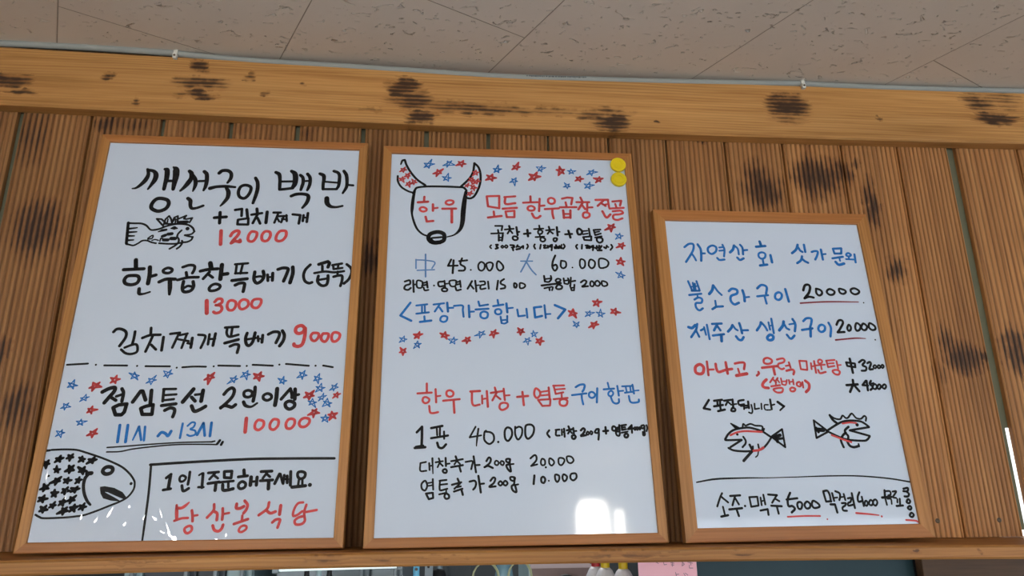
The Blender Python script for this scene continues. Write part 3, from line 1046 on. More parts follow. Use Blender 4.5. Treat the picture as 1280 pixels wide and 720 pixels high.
5.5/331.8,123.3 352.7,126.1
6.0/346.9,123.9 347.0,110.3
5.5/360.2,145.9 374.6,146.5 374.6,133.5 361.5,134.4 z
4.9/352.7,125.3 379.8,127.8
4.9/370.2,125.9 371.3,116.1
6.1:360.1,120.7 362.1,110.9 371.2,110.8 380.8,113.0
6.1/397.4,148.7 399.2,138.7
5.5/388.1,135.4 405.5,137.4
5.5:396.8,126.5 403.3,122.6 402.5,115.8 395.3,112.8 390.3,116.7 391.1,122.7 z
6.9/412.7,134.7 412.8,119.5
4.6/415.1,126.3 422.8,126.5
6.1/424.2,134.6 424.3,119.4
5.6/430.8,145.3 451.6,146.0
4.9/443.2,144.5 435.2,132.2
4.9/442.9,139.9 448.8,135.2
5.5/431.1,127.7 454.8,129.0
6.7/447.3,126.8 448.0,112.3
5.8/466.8,140.4 459.3,122.1
4.9/468.4,140.4 474.6,122.7
5.2/476.3,138.0 475.5,121.9
4.0/476.3,130.4 484.0,130.3
5.5/481.9,136.5 483.1,123.4
5.8/488.1,144.9 489.7,118.7
5.6:509.1,144.7 516.4,141.6 515.5,133.9 508.7,130.8 503.0,134.7 502.3,142.5 z
4.6/505.6,130.9 504.5,117.1
4.6/511.8,131.6 512.9,117.8
6.2/493.1,114.9 519.1,117.4
d527.5,118.9 4.0
#handwriting R
5.6:278.7,83.4,4.5 280.4,70.9,6.6 282.3,57.6,5.9
5.4:279.4,78.2 288.3,78.1 295.2,82.5 301.1,88.3,3.0
4.4:278.3,54.8 291.0,59.0 302.8,59.6
5.0:308.3,73.4 310.9,63.1 312.2,53.6
4.1/311.9,63.4 319.9,64.5
4.7:306.3,44.9 311.6,43.4 312.5,36.9 306.6,31.9 301.1,34.1 299.5,40.7 z
5.0:348.5,84.1 348.7,73.0 338.4,59.8
5.3:348.9,71.5 356.2,67.0 356.9,55.2
5.0:365.5,76.4 366.7,66.8 367.0,55.8
4.2/368.3,66.1 378.5,67.8
5.3:350.7,45.0 354.7,37.0 362.4,34.7 367.8,39.0 369.9,46.2
5.7:390.9,84.3 391.0,76.9 397.9,76.1 405.0,79.7
5.4:405.4,90.1 411.5,82.6 410.2,73.7 405.7,67.1
4.5/403.9,62.6 404.1,54.5
5.1/389.9,47.4 415.2,55.9
4.4:408.2,44.2 413.6,42.7 413.5,37.6 405.8,32.6 400.3,34.8 402.6,41.4 z
5.1:452.1,86.6 449.5,74.7 434.8,63.0
5.4:448.3,71.7 456.4,66.4 465.9,69.3
6.0/474.8,80.4 474.0,64.0
5.1:461.8,49.3 468.1,54.4 475.7,54.3 474.8,47.7 472.6,39.6
4.5:517.1,85.9 508.1,84.5 502.6,77.0 499.7,66.6 501.0,60.6 508.4,62.8 517.0,69.4
4.8:523.7,81.3 520.8,69.3 521.6,60.4 523.1,51.5 517.5,45.6 506.9,45.0 504.0,51.7 510.4,57.6 520.8,60.4
4.5/520.2,67.1 544.4,71.3"""
INK2 = """#cow_head_drawing K
5.3:41.4,852.9,3.6 44.8,862.9 50.4,865.3
5.2:50.4,865.3 55.6,850.1 66.4,830.9 81.9,812.0 99.9,798.7,6.0
4.7:35.5,821.3 36.6,806.4 45.4,791.7 60.6,781.6 72.7,777.7
5.2:72.7,775.6 77.1,786.3 82.5,791.8 102.8,795.1 134.5,796.1 181.3,795.7 190.7,793.9 196.4,787.6
5.3:183.2,796.9 202.0,817.9 211.5,835.6 214.4,853.2 215.3,862.1
5.2:215.3,862.1 224.8,851.3 229.5,834.0 229.4,812.2 224.6,792.7 215.1,773.2 205.8,766.6 197.3,767.4
5.7:76.2,784.1,5.9 73.1,762.9,7.5 71.5,737.8,7.8 71.6,721.3,5.0 77.7,698.9,5.4 85.4,682.8,5.0 96.5,671.9,4.6 107.5,667.1,4.6
8.6:195.4,783.3,8.0 191.8,757.8,10.9 189.1,730.5,11.8 187.3,703.6,10.7 181.9,685.0,7.7 169.2,671.5,4.2 152.9,665.7,3.4
9.2:130.9,677.7 143.7,674.0 146.5,666.0 143.9,655.8 129.5,650.5 116.9,652.3 110.4,661.2 114.6,672.3 z
4.6/118.5,662.3 140.2,664.8
9.5:113.1,659.2 122.3,651.4 136.7,651.7
#star_drawing R
f46.6,837.9 10.1 10
f58.3,823.1 10.0 20
f45.6,813.1 9.6 0
f61.8,800.7 9.5 15
f73.7,806.4 9.2 30
f218.1,835.4 9.4 5
f207.7,815.9 9.7 20
f219.9,810.9 10.1 0
f198.2,800.5 8.4 12
f213.3,795.6 10.1 25
f204.8,779.3 9.2 8
#handwriting R
5.1/98.8,767.9 98.2,754.2
5.9/84.4,752.8 107.4,755.1
5.1:96.7,740.6 104.1,736.6 103.3,731.4 96.1,729.2 89.5,733.1 90.3,738.3 z
5.5/119.0,748.5 119.3,731.8
4.7/120.7,738.1 129.8,739.8
5.4/102.8,715.9 105.8,703.7 120.4,705.6
5.1:157.3,760.0 165.7,758.1 164.8,751.8 156.5,748.4 149.1,751.4 149.9,757.1 z
5.5/140.9,737.6 172.4,738.8
6.2/162.7,737.1 163.1,703.0
#star_drawing B
s106.2,854.0 15.2 0
s153.4,857.8 14.3 30
s150.1,818.5 13.1 10
s269.8,846.2 15.4 0
s375.0,851.9 13.1 5
s309.4,815.8 13.3 30
s437.0,806.6 11.9 35
s448.8,846.5 12.1 0
s497.7,845.8 13.2 15
s487.6,808.1 13.4 10
s552.5,675.8 11.9 10
s549.4,577.5 11.5 15
s61.0,421.4 10.5 12
s92.8,410.0 11.3 0
s168.7,419.4 11.4 0
s228.3,434.3 11.6 30
s344.7,435.1 10.4 0
s329.3,419.5 10.7 20
s469.4,483.6 11.5 5
s495.6,483.9 11.5 10
s439.9,457.1 11.0 30
#star_drawing R
f184.8,859.9 11.9 20
f129.2,834.0 13.1 35
f315.1,854.3 12.8 10
f422.5,847.9 14.1 -10
f255.1,823.9 13.8 20
f358.8,829.3 15.4 10
f466.2,826.1 12.0 20
f515.1,826.5 12.5 -5
f535.1,698.2 14.0 15
f556.3,652.2 12.2 20
f551.1,610.5 12.2 10
f93.1,430.6 11.6 0
f61.9,394.2 10.4 30
f150.5,431.0 11.6 15
f198.8,420.5 11.6 30
f256.2,435.4 11.8 15
f315.8,440.4 11.3 30
f356.5,418.7 11.8 20
f433.2,483.3 13.3 15
f489.1,508.6 12.1 0
f527.8,489.0 11.7 25
f478.5,457.4 12.1 20
#handwriting R
5.2/244.2,773.0 273.5,774.9 273.0,742.1
5.2/244.2,773.0 246.8,746.6 271.1,742.7
5.1/260.1,733.4 261.1,721.9
5.5/246.6,717.4 278.3,722.3
5.2/285.7,772.0 311.3,774.9
5.6:287.6,771.0 288.2,754.1 310.9,756.8
5.6/281.4,741.2 314.4,744.6
5.1/287.8,734.1 308.5,736.7 308.2,719.9 290.4,719.5 z
5.2/347.4,775.9 347.4,762.0
5.2/329.8,758.4 364.1,760.8
5.2:348.5,750.4 356.0,746.3 354.8,740.0 347.2,737.7 340.7,740.7 340.9,747.0 z
5.2/369.2,770.1 366.6,737.1
5.2/369.4,750.9 379.9,752.3
5.6:349.8,730.4 355.1,720.1 362.6,719.2 369.4,724.6
5.3:397.0,773.0 404.4,768.9 404.1,760.4 396.3,757.0 389.8,761.0 390.1,769.6 z
5.2/380.5,742.8 413.9,745.7
5.2:398.6,743.2 398.1,731.6 400.4,719.1
5.3/422.8,771.6 435.4,775.1 447.9,774.4 444.1,757.2
5.2/430.9,762.2 432.6,750.5
5.3/416.9,748.6 456.1,750.0
5.6/424.1,740.7 425.1,720.7
5.6/441.3,741.2 440.3,721.1
4.8/424.6,731.2 439.9,731.6
5.2/424.2,721.8 440.4,722.6
5.3/467.2,776.0 471.4,765.4
5.3/456.9,763.3 487.7,764.1
5.6/471.2,761.1 460.6,744.2
5.7/470.8,754.7 477.0,745.3
5.2/482.7,760.3 481.4,740.1
4.9/483.0,749.7 494.6,750.6
5.2:477.4,736.8 485.8,733.8 485.4,726.4 477.5,722.0 471.0,725.0 471.5,733.5 z
5.7/503.6,770.6 533.7,771.8
5.3/524.0,771.1 507.4,754.6
5.3/517.5,761.3 526.7,755.1
4.5/524.0,758.2 532.9,760.6
4.9/533.5,769.2 535.0,750.0
5.7:518.0,740.6 526.4,724.3 536.7,733.0
5.3/544.1,767.4 565.7,770.1 561.7,757.1
4.9/550.4,761.1 552.6,751.5
5.3/535.9,748.3 570.0,751.3
5.3:543.1,741.2 562.6,743.2 566.9,736.9 557.9,733.5 544.3,731.1 543.5,721.5 552.9,718.6 564.8,723.1
#handwriting K
4.3/263.0,696.1 279.7,696.5 277.7,685.1
4.3/269.4,686.0 270.5,677.8
4.3/253.6,676.4 281.3,678.0
4.6/271.0,672.7 270.8,658.5
4.6/280.3,673.9 278.2,658.6
3.9/270.9,666.6 279.2,666.8
3.9/271.8,660.1 278.2,660.3
5.1/295.5,696.8 297.2,689.7
4.3/285.1,687.3 305.6,689.9
4.3/297.2,687.6 291.4,677.2
4.3/298.1,684.6 302.6,678.5
5.1/312.2,694.1 314.5,673.7
4.7/314.7,681.9 318.5,682.3
4.7:308.9,670.5 314.4,667.5 313.3,662.4 307.7,660.9 303.2,664.2 304.2,669.4 z
5.1/329.5,677.1 344.4,679.4
5.5/337.6,687.5 338.6,671.1
4.3/365.7,699.5 366.3,692.3
4.3/353.2,689.9 374.8,691.9
4.3:366.2,688.2 372.6,685.2 370.5,679.0 364.0,677.8 362.3,683.9 z
4.3/356.2,669.5 375.9,671.3
3.9/365.8,676.8 366.5,670.7
4.3:373.0,668.8 378.4,664.8 376.3,659.7 370.7,658.6 367.1,662.6 368.3,667.7 z
4.7/388.1,696.9 389.7,689.7
4.3/381.2,687.5 400.0,689.9
4.3/391.5,688.7 384.5,678.3
4.3/391.4,684.6 396.8,679.6
5.1/406.9,696.3 407.8,674.7
4.3/408.2,683.9 412.9,684.5
4.7:399.0,667.3 405.6,667.5 405.4,663.4 401.5,659.2 397.9,662.2 z
5.1/425.8,678.2 441.9,679.5
5.5/433.8,687.6 437.6,670.2
5.5:459.6,693.4 465.9,687.3 463.6,680.0 456.9,678.8 454.5,686.0 455.7,691.2 z
4.0/467.8,687.3 478.3,688.6
4.0/467.3,679.1 478.8,681.4
4.7/482.4,693.9 484.1,675.3
4.7/467.8,671.9 486.9,674.3 486.2,664.0 470.2,664.7 z
4.4/493.6,691.0 509.9,692.4
4.4/493.6,691.0 496.5,677.6
4.0/495.1,684.8 506.7,687.2
4.4/496.5,677.6 510.1,682.1
4.4/496.1,671.4 511.5,674.9
4.7:503.7,671.6 512.1,669.7 512.6,662.5 505.7,658.3 500.3,662.3 499.7,668.4 z
#handwriting K
3.8:253.2,647.0 250.4,643.0 253.1,639.0
4.6:264.2,648.3 268.8,648.4 265.1,644.3 268.7,640.3 263.2,638.2
3.8:278.9,646.5 281.6,643.6 278.8,640.5 276.1,643.5 z
3.8:287.2,647.7 290.8,644.8 288.0,640.7 284.7,643.6 z
4.6:297.3,647.9 305.6,647.1 302.7,641.0 303.5,635.0
4.2/299.9,641.9 306.4,643.1
4.2/313.9,648.3 311.0,643.2
4.2/312.0,645.2 317.5,644.3
5.0/310.9,637.5 319.2,639.3
4.6/321.1,642.4 326.8,646.5
4.2/326.8,646.5 326.6,640.5
4.2:336.1,650.7 337.8,645.7 334.9,639.6
4.2:353.7,651.1 351.7,646.0 354.3,640.0
4.3/367.6,650.4 365.4,640.2
4.3:374.0,648.5 378.7,649.6 374.7,642.4 381.3,642.9
3.9:383.3,648.7 386.0,645.7 383.1,642.6 z
4.3:393.7,650.9 388.9,648.8 390.6,644.8 393.7,650.9 392.1,636.7
4.7/399.0,644.9 408.4,646.1
4.7/402.9,650.1 404.4,642.0
4.7/399.8,641.9 408.2,643.1
4.7/411.3,648.2 409.1,642.1
4.7/413.1,647.2 416.6,642.2
3.9/416.1,651.4 413.8,642.2
4.3:420.8,652.5 423.3,647.4 419.3,641.3
4.3:452.6,652.1 449.5,648.0 452.0,641.9
4.3/463.9,652.3 462.7,642.1
4.7:472.2,650.5 477.8,650.6 473.7,644.4 478.4,644.5
4.3:480.6,649.6 483.2,646.6 480.2,643.5 z
4.3:490.1,650.8 486.2,648.7 487.9,645.7 490.6,649.8 488.4,638.6
5.1/494.4,644.8 502.0,646.0
4.7/498.5,650.0 497.1,642.8
4.7/504.2,651.1 503.5,640.9
5.1/499.6,638.8 509.0,639.0
4.7/509.8,650.2 505.6,644.0
4.7/515.3,647.2 518.8,644.3
4.3/522.2,651.5 519.8,644.3
3.9/522.9,648.4 525.7,647.5
4.3:532.7,653.7 535.1,647.6 529.9,640.4
#handwriting b
3.3/83.9,608.1 84.5,586.6
3.0:83.9,607.1 105.3,606.5 125.9,601.9 119.9,587.2
3.0/87.2,581.8 125.3,584.0
3.7/104.9,621.2 106.2,566.7
3.1/320.2,608.4 346.8,608.8
3.4:340.9,626.7 333.0,607.6 319.5,581.7
3.4:333.0,606.6 343.4,588.0 353.9,575.4
#price_handwriting K
4.5/162.5,609.5 155.5,593.7 177.0,595.0
4.8/167.9,607.6 166.1,576.3
4.5:186.8,612.9 183.3,599.0 193.2,591.4 191.4,583.5 179.8,582.4
4.5/180.5,605.9 198.5,608.2
d206.6,584.8 2.2
4.1:230.1,604.8 237.3,600.0 237.3,589.2 230.9,583.2 224.6,587.0 223.8,597.8 z
4.2:250.1,604.1 256.4,600.3 254.4,589.5 248.9,583.5 243.6,589.3 241.9,600.1 z
4.2:269.2,607.4 278.1,598.7 279.8,589.9 272.4,583.9 266.2,589.7 265.4,600.5 z
#price_handwriting K
4.6:399.9,623.8 393.7,608.7 392.2,594.7 397.3,585.9 403.2,593.0 400.7,600.8 393.2,597.7
4.2:414.1,611.0 423.3,608.2 423.6,597.3 416.9,592.2 411.6,597.1 412.6,609.0 z
d438.3,594.5 2.1
4.2:460.8,615.9 467.9,611.0 467.2,598.0 460.4,592.9 456.1,599.8 456.8,611.8 z
4.3:483.1,615.3 491.1,609.4 489.5,598.4 482.7,593.3 476.6,600.2 478.2,611.2 z
4.2:501.9,616.6 515.0,616.9 522.9,609.0 519.3,598.9 507.8,594.3 500.6,597.6 z
#handwriting K
4.4:60.8,554.5 71.2,557.5 72.3,549.0 62.8,545.0 60.5,537.4 68.4,534.7 74.4,539.5
4.4/79.1,557.6 81.1,530.1
4.0/79.4,547.2 86.4,548.2
4.0:87.9,556.8 99.4,554.1 98.0,540.8 88.3,541.6 z
4.0/99.5,551.3 108.3,553.3
4.0/98.8,545.5 108.4,547.6
4.4/109.1,555.2 111.2,540.9
4.0:102.4,540.8 105.2,534.2 113.1,535.3
d125.2,545.9 2.2
4.4:145.3,555.8 134.7,553.7 136.7,544.2 147.2,545.3
4.0/148.0,557.7 149.9,541.5
3.7/149.8,550.1 156.0,551.1
4.4:148.2,540.5 154.4,537.7 152.7,533.0 144.8,532.9 142.9,537.6 z
4.0:159.5,556.9 173.7,558.1 172.0,545.6 162.3,545.5 z
4.1/173.7,554.3 181.7,556.3
4.1/174.6,548.5 181.7,550.5
4.0/182.6,558.2 184.4,542.9
4.4:172.9,541.8 175.6,535.2 184.5,537.2
4.4/209.3,557.7 199.5,539.3
4.1/205.7,549.0 212.9,539.5
4.4/216.5,558.7 219.1,532.9
3.7/218.2,547.2 225.4,548.3
4.1:227.2,557.0 237.0,557.1 237.9,550.4 228.9,547.4 228.9,538.8 239.6,540.8
4.1/245.1,557.2 246.7,540.0
4.4/267.6,559.5 264.6,538.3
4.4:281.1,563.6 273.8,557.7 274.6,551.9 282.6,548.1 282.5,542.4 273.5,540.3
4.5:305.3,554.2 309.7,550.4 307.7,543.7 304.2,544.6 303.4,551.3 z
4.1:317.0,554.4 326.0,552.6 328.6,547.8 323.9,542.9 316.7,542.8 z
#handwriting K
4.5/372.1,572.8 373.4,559.1
4.2:373.4,559.1 382.4,558.3 388.2,565.2 387.6,573.0
3.8/374.5,565.0 386.4,567.1
4.9/365.7,549.3 409.7,555.8
4.1:371.8,542.6 381.9,544.7 383.4,538.0
3.7:384.6,545.7 391.0,545.8 388.9,538.0
4.2:402.9,566.4 409.2,564.5 407.1,559.6 400.7,558.6 398.1,562.4 z
4.5:404.0,551.8 412.0,548.0 409.9,542.2 401.7,541.1 398.2,544.9 z
4.1/416.6,567.6 417.9,554.9
4.2:417.9,554.9 426.0,554.1 428.3,561.9 426.7,567.7
3.8/417.3,561.7 427.4,562.9
4.1/433.3,569.8 431.3,550.2
4.2/433.7,560.0 443.0,562.1
4.1/430.4,550.2 433.5,538.6
4.1/440.6,552.3 438.9,538.7
3.8/432.9,544.4 439.3,545.5
3.8/433.5,538.6 438.9,538.7
4.5:455.6,558.4 463.3,563.4 468.6,560.5 464.5,552.7 457.7,547.7 471.6,549.3
4.2:481.6,561.7 485.8,555.9 482.6,549.0 477.2,550.9 477.7,558.7 z
4.2:494.6,562.9 499.6,556.1 495.6,550.2 489.2,552.0 488.8,558.9 z
4.2:504.7,562.0 514.6,559.3 516.0,552.4 508.4,549.8 504.1,553.2 z
#handwriting B
5.0/74.6,504.7 54.0,474.8 77.6,463.1
4.3/87.8,498.3 111.2,501.4
3.9/100.0,496.6 100.3,482.7
3.9/106.0,497.6 106.7,482.7
4.3/88.3,479.4 115.1,482.8
4.3/105.7,473.5 106.5,463.4
5.0/96.6,460.6 120.6,463.9
4.3/125.1,501.0 147.8,504.2
4.3/139.1,502.6 128.0,484.8
4.3/138.3,494.2 144.6,485.0
5.0/154.8,505.6 156.8,485.1
4.3/156.7,493.5 168.0,494.0
4.3:148.2,474.8 155.2,472.1 153.5,463.8 146.6,461.0 140.5,464.6 142.1,472.0 z
4.3:169.7,498.3 188.2,499.4 189.1,488.2 190.9,473.4
5.0/202.2,499.6 203.6,472.6
4.3/204.0,485.1 213.6,485.7
4.4/223.4,509.3 226.0,498.9 244.6,502.3
4.7/217.2,490.4 245.4,492.6
4.7:235.6,485.9 243.5,482.3 242.6,473.0 235.5,470.1 228.5,473.8 228.6,482.1 z
4.4/266.0,513.5 267.3,504.1
4.8/256.1,498.7 278.3,502.7
4.4:268.4,491.9 273.6,488.2 272.6,481.7 265.5,479.7 260.3,483.4 261.3,489.9 z
5.1/285.4,505.3 287.2,484.6
4.0/287.9,494.0 299.5,495.4
4.3/272.1,474.2 274.0,459.4
4.3/286.7,476.2 286.4,462.3
4.0/273.2,465.9 285.6,467.3
4.0:274.0,459.4 281.0,458.5 287.3,462.3
4.4/309.2,491.4 311.4,475.5 325.7,477.5
4.4/329.7,493.5 331.2,472.9
5.1/362.9,498.6 346.8,496.5 348.6,473.1 363.9,477.0
4.4/370.3,502.4 372.1,472.4
4.0/372.1,481.2 382.9,481.8
5.5/393.7,502.7 416.6,492.5 399.4,471.7
#handwriting R
4.4/114.3,324.3 114.7,305.5
4.4/95.6,303.3 124.7,305.0
4.3:113.2,295.4 120.0,291.1 118.4,285.2 111.9,282.7 106.8,286.9 107.5,293.7 z
4.3/132.8,312.3 134.5,284.4
3.7/134.8,297.0 143.1,298.2
4.3:120.3,276.8 122.2,264.3 128.0,261.8 138.7,263.9
4.4:163.0,309.8 169.7,305.5 168.9,298.7 162.3,296.1 156.4,299.5 156.3,307.2 z
4.4/149.0,287.7 183.2,291.0
4.7/170.7,288.5 172.5,262.5
4.8/205.7,307.2 225.9,308.4
4.4:209.1,307.2 209.1,285.9 213.2,277.5 225.0,279.5
4.0/230.1,298.6 230.5,281.6
3.7/230.9,291.0 240.1,292.6
4.7/240.3,308.0 242.2,274.9
4.4/257.3,315.7 259.4,308.0
4.4/248.7,304.2 273.3,308.0
4.4/261.4,305.4 251.9,288.4
4.1/260.4,297.7 268.8,290.9
4.4/275.9,313.2 278.0,289.2
3.7/278.2,298.6 288.4,299.4
4.4:276.2,283.2 283.8,280.7 282.8,273.1 272.6,268.0 266.8,272.3 268.6,280.7 z
4.8/304.4,295.6 327.4,297.7
4.7/315.7,306.3 318.0,278.1
4.5:345.0,314.0 352.5,308.0 353.0,299.3 346.0,293.3 341.1,299.4 341.4,308.0 z
3.8/355.0,306.2 372.2,308.8
3.8/354.7,298.5 371.9,300.2
4.5/372.2,315.7 373.3,292.5
4.1/348.4,289.1 361.2,289.9 374.9,290.7 373.5,277.1 357.3,276.3 z
4.2/382.1,319.7 405.5,320.4
4.1/383.0,319.2 386.6,302.8
3.8/386.1,311.4 406.8,313.1
4.1/386.5,301.9 403.0,305.3
4.1/381.7,290.7 411.9,293.3
3.8/399.4,301.9 399.3,293.3
4.5:404.0,290.7 410.7,287.2 408.6,278.7 401.6,276.2 394.9,279.6 395.3,288.1 z
#handwriting B
4.5:430.4,316.6 440.2,321.8 449.7,321.8 448.4,313.1 444.5,307.0
4.2/421.6,299.3 452.9,303.0
4.1:442.4,300.1 442.7,290.6 444.6,279.5
4.2:465.3,306.2 471.1,301.8 469.8,295.8 463.6,293.2 458.6,296.6 459.0,303.6 z
4.5/477.1,314.0 474.2,283.7
3.8/500.6,326.2 502.5,315.7
4.2/490.8,311.7 513.7,313.5
3.8:507.2,308.7 511.2,303.5 507.2,297.4 501.2,298.3 500.8,304.4 z
4.2/521.1,319.2 523.0,298.3
3.5/523.7,307.9 533.4,308.7
4.2:505.3,294.9 508.9,284.5 515.5,281.0 521.8,283.6 522.4,290.5
3.9/531.6,318.4 553.6,319.2
3.5/539.4,317.5 541.0,305.2
3.5/549.1,318.4 549.8,306.1
3.8/536.6,304.4 554.2,306.5
4.2/554.7,321.9 556.5,302.6
3.2/556.2,308.7 567.7,309.6
4.2:544.7,297.4 546.4,286.1 552.2,282.7 564.6,284.4 565.9,289.6
#price_handwriting K
4.9/96.2,222.5 106.5,233.8
5.2:106.5,233.8 106.9,215.1 106.6,195.7
5.2/93.0,191.0 114.0,192.4
4.2/95.4,193.4 109.8,195.7
4.9/125.3,230.9 148.1,235.3
3.9/136.7,231.2 137.8,216.5
3.9/143.3,232.0 143.2,216.5
4.6/125.7,210.4 159.8,215.6
3.9/151.6,223.8 152.1,209.1
4.9:138.1,201.1 141.5,192.2 148.8,190.6 156.0,197.7
3.6/216.5,233.3 204.1,211.5 227.9,215.5
3.9:222.2,229.1 219.7,211.1 218.0,194.1,2.3
4.0:237.9,224.9 234.6,220.8 234.5,206.1 244.3,197.9 253.4,204.4 253.5,215.8 247.0,221.6 235.4,223.3
d262.9,201.8 2.5
4.3:282.0,231.3 290.2,227.9 291.6,215.6 283.9,204.1 277.4,209.1 276.8,223.9 z
4.0:298.7,232.8 298.3,217.2 303.9,206.5 311.6,215.4 312.8,228.6 307.0,232.8 300.3,230.3
4.3:322.2,236.0 332.3,236.8 337.9,230.1 335.0,216.9 325.5,208.0 319.9,213.7 319.5,228.6 z
#handwriting K
4.3:369.6,225.0 365.2,218.4 369.9,210.9
4.0/383.1,225.8 391.3,226.5
4.0:384.3,225.7 383.5,215.0 391.2,214.1
3.7/396.2,226.8 395.9,214.9
3.0/395.5,220.7 399.8,221.5
4.3/401.0,228.2 401.5,211.6
4.4/410.5,233.1 412.4,227.3
4.4/406.7,224.8 418.7,227.2
4.0/413.5,224.8 408.9,218.1
4.0/413.4,223.1 417.4,218.9
4.0/420.5,229.7 421.5,217.2
3.7/421.8,223.0 426.9,223.4
4.7:421.4,214.8 424.6,211.4 421.8,207.3 417.6,208.2 417.1,213.1 z
4.7:436.3,224.6 441.6,228.8 444.8,225.4 441.0,218.0 435.6,213.0 446.7,214.6
3.7:450.6,222.1 452.9,218.7 451.0,215.4 447.8,217.9 z
3.7:457.4,222.8 460.6,220.3 458.7,216.2 455.4,218.7 z
4.0:469.6,226.9 474.7,226.9 472.5,219.4 465.7,220.3 468.7,226.1
4.4:473.8,226.1 474.0,216.1 472.4,205.3
4.7/483.8,222.7 494.1,223.5
4.7/489.1,231.0 489.4,217.7
4.4:507.6,232.6 511.5,228.4 508.6,223.4 503.6,225.1 504.0,231.0 z
3.7/512.4,229.2 517.7,230.9
3.7/512.1,225.0 517.4,226.7
4.4/518.9,235.1 518.8,223.3
4.0:510.9,220.9 518.6,220.8 517.2,213.3 512.1,214.2 z
4.1/523.1,234.2 533.6,235.8
4.1/524.0,234.2 524.1,225.0 532.8,226.6
3.7/524.5,230.0 531.4,230.8
3.7/522.8,219.1 535.8,221.6
4.7:532.9,217.4 536.1,214.0 534.0,209.9 529.7,209.9 528.4,214.1 z
4.4/545.5,234.9 537.1,226.6 549.3,228.2
4.1/545.5,234.1 545.0,219.0
3.7:552.9,230.7 554.3,227.3 551.6,224.8 550.1,228.2 z
3.7:557.2,230.7 559.6,228.1 556.7,224.8 555.3,228.2 z
3.7:561.5,230.7 563.9,228.1 561.9,225.3 z
4.1:571.4,234.8 566.1,233.2 567.3,228.1 571.8,229.8 573.1,234.8 572.1,223.9 572.1,214.7 568.6,213.8 568.4,220.5
3.7:577.4,234.8 578.6,228.9 576.3,222.2
#handwriting K
3.5/116.2,162.9 105.1,160.7
3.5:105.1,160.7 105.5,145.7 117.4,145.6
3.8/122.7,160.5 123.8,147.1
3.2/124.4,155.0 129.2,155.7
4.1/128.9,170.0 130.6,140.0,2.5
3.5/141.8,169.8 143.5,165.1
3.5/135.5,162.0 150.0,164.2
3.5/144.4,162.7 139.7,152.4
3.5/145.2,159.5 150.1,154.7
4.1/155.5,170.5 156.5,154.6
3.5/156.5,158.6 163.7,159.3
4.1:155.0,148.4 158.2,145.2 156.7,141.3 151.9,142.1 150.2,146.0 z
4.2/175.7,173.5 178.2,167.1
3.9/166.9,164.0 190.3,167.8
3.5/179.0,165.5 173.4,157.6
3.5/179.0,163.9 184.7,158.3
4.2/167.0,152.2 190.4,155.9
4.1/183.1,154.4 186.4,143.3
3.8:196.0,162.2 209.8,163.6 209.0,154.9 207.3,147.8
4.1/212.2,173.2 217.0,141.4
3.9/215.4,155.6 224.4,156.0
4.2:238.2,163.4 243.2,170.5 247.2,167.3 244.7,159.3 234.9,151.5
4.2:234.1,151.5 241.4,153.8 251.1,149.7
3.5:259.4,164.0 263.5,159.9 260.1,155.2 255.3,157.6 256.1,162.4 z
3.6:270.9,163.1 274.1,159.8 271.5,155.1 267.5,157.5 267.6,162.3 z
3.9:279.1,167.0 286.5,166.9 284.7,160.5 279.0,162.2 z
4.2:286.5,166.9 284.6,157.3 278.9,155.0 281.2,147.8 287.6,142.2 286.2,154.1
3.6/285.4,156.5 293.6,157.3
#handwriting K
3.8:115.5,126.1 119.7,116.8 115.9,107.6 109.5,110.8 108.5,120.0 z
3.1/120.4,121.4 129.9,122.9
3.1/121.3,116.0 130.0,117.4
3.7/130.5,129.1 131.7,108.9
4.0/117.6,101.4 131.0,102.8 132.0,92.8 123.4,90.7 z
3.8/144.1,125.8 157.7,127.2
3.8:144.9,125.8 144.3,111.9 146.8,107.2 159.5,110.1
3.5/145.0,118.0 159.4,119.4
3.7/143.8,99.6 158.0,102.4
3.1/157.9,110.1 157.2,102.5
4.0:157.2,100.9 162.8,97.8 162.8,92.4 157.3,91.0 154.1,95.6 z
4.1/180.0,129.3 183.3,122.2
4.1/168.9,117.7 187.3,122.2
3.8/184.9,119.9 173.8,109.9
4.1/173.0,104.6 189.7,109.7
4.4/188.2,106.7 190.6,98.2
3.8/179.3,113.0 186.5,114.4
4.1:204.1,123.5 213.8,125.0 217.0,120.3 215.3,112.5 211.3,107.9
4.4/221.8,134.3 226.5,102.3
3.8/225.0,118.6 233.0,119.3
4.1:246.0,124.6 251.7,130.8 255.7,128.4 252.4,119.8 243.4,112.9 256.3,113.6
3.8:266.1,123.6 270.1,118.8 266.0,115.0 262.0,118.9 z
3.8:275.9,124.2 280.6,119.5 276.5,114.9 271.7,118.8 z
3.8:286.6,131.2 295.5,130.3 293.7,124.0 287.3,125.7 z
4.1:294.6,129.5 293.6,117.8 288.6,113.2 290.9,105.3 298.1,102.1 295.9,114.6
3.5/292.7,115.4 302.1,116.9
#price_handwriting K
3.9:328.4,168.1 336.9,174.5 340.9,171.3 339.8,163.2 329.6,152.9
3.6/329.6,152.9 342.1,156.0
3.6:352.4,167.1 358.0,163.9 357.7,155.8 351.9,154.3 349.6,159.9 z
d359.5,149.9 2.3
3.6:368.1,167.8 375.4,163.7 376.8,158.1 371.6,153.3 366.9,158.1 z
3.6:387.2,167.6 396.3,167.5 398.5,161.9 392.3,153.9 386.7,157.2 z
3.6:404.0,170.7 413.1,170.6 417.7,163.3 411.6,157.7 405.1,161.0 z
#price_handwriting K
4.5/335.5,133.8 333.4,117.3
4.2:353.5,131.2 357.4,126.4 354.7,119.4 349.8,121.0 349.3,128.1 z
d364.6,123.2 1.9
3.9:378.3,134.9 385.6,133.2 386.1,126.1 381.7,120.6 377.9,126.2 z
3.9:395.6,135.5 402.0,131.5 400.8,125.1 395.8,122.0 392.8,129.2 z
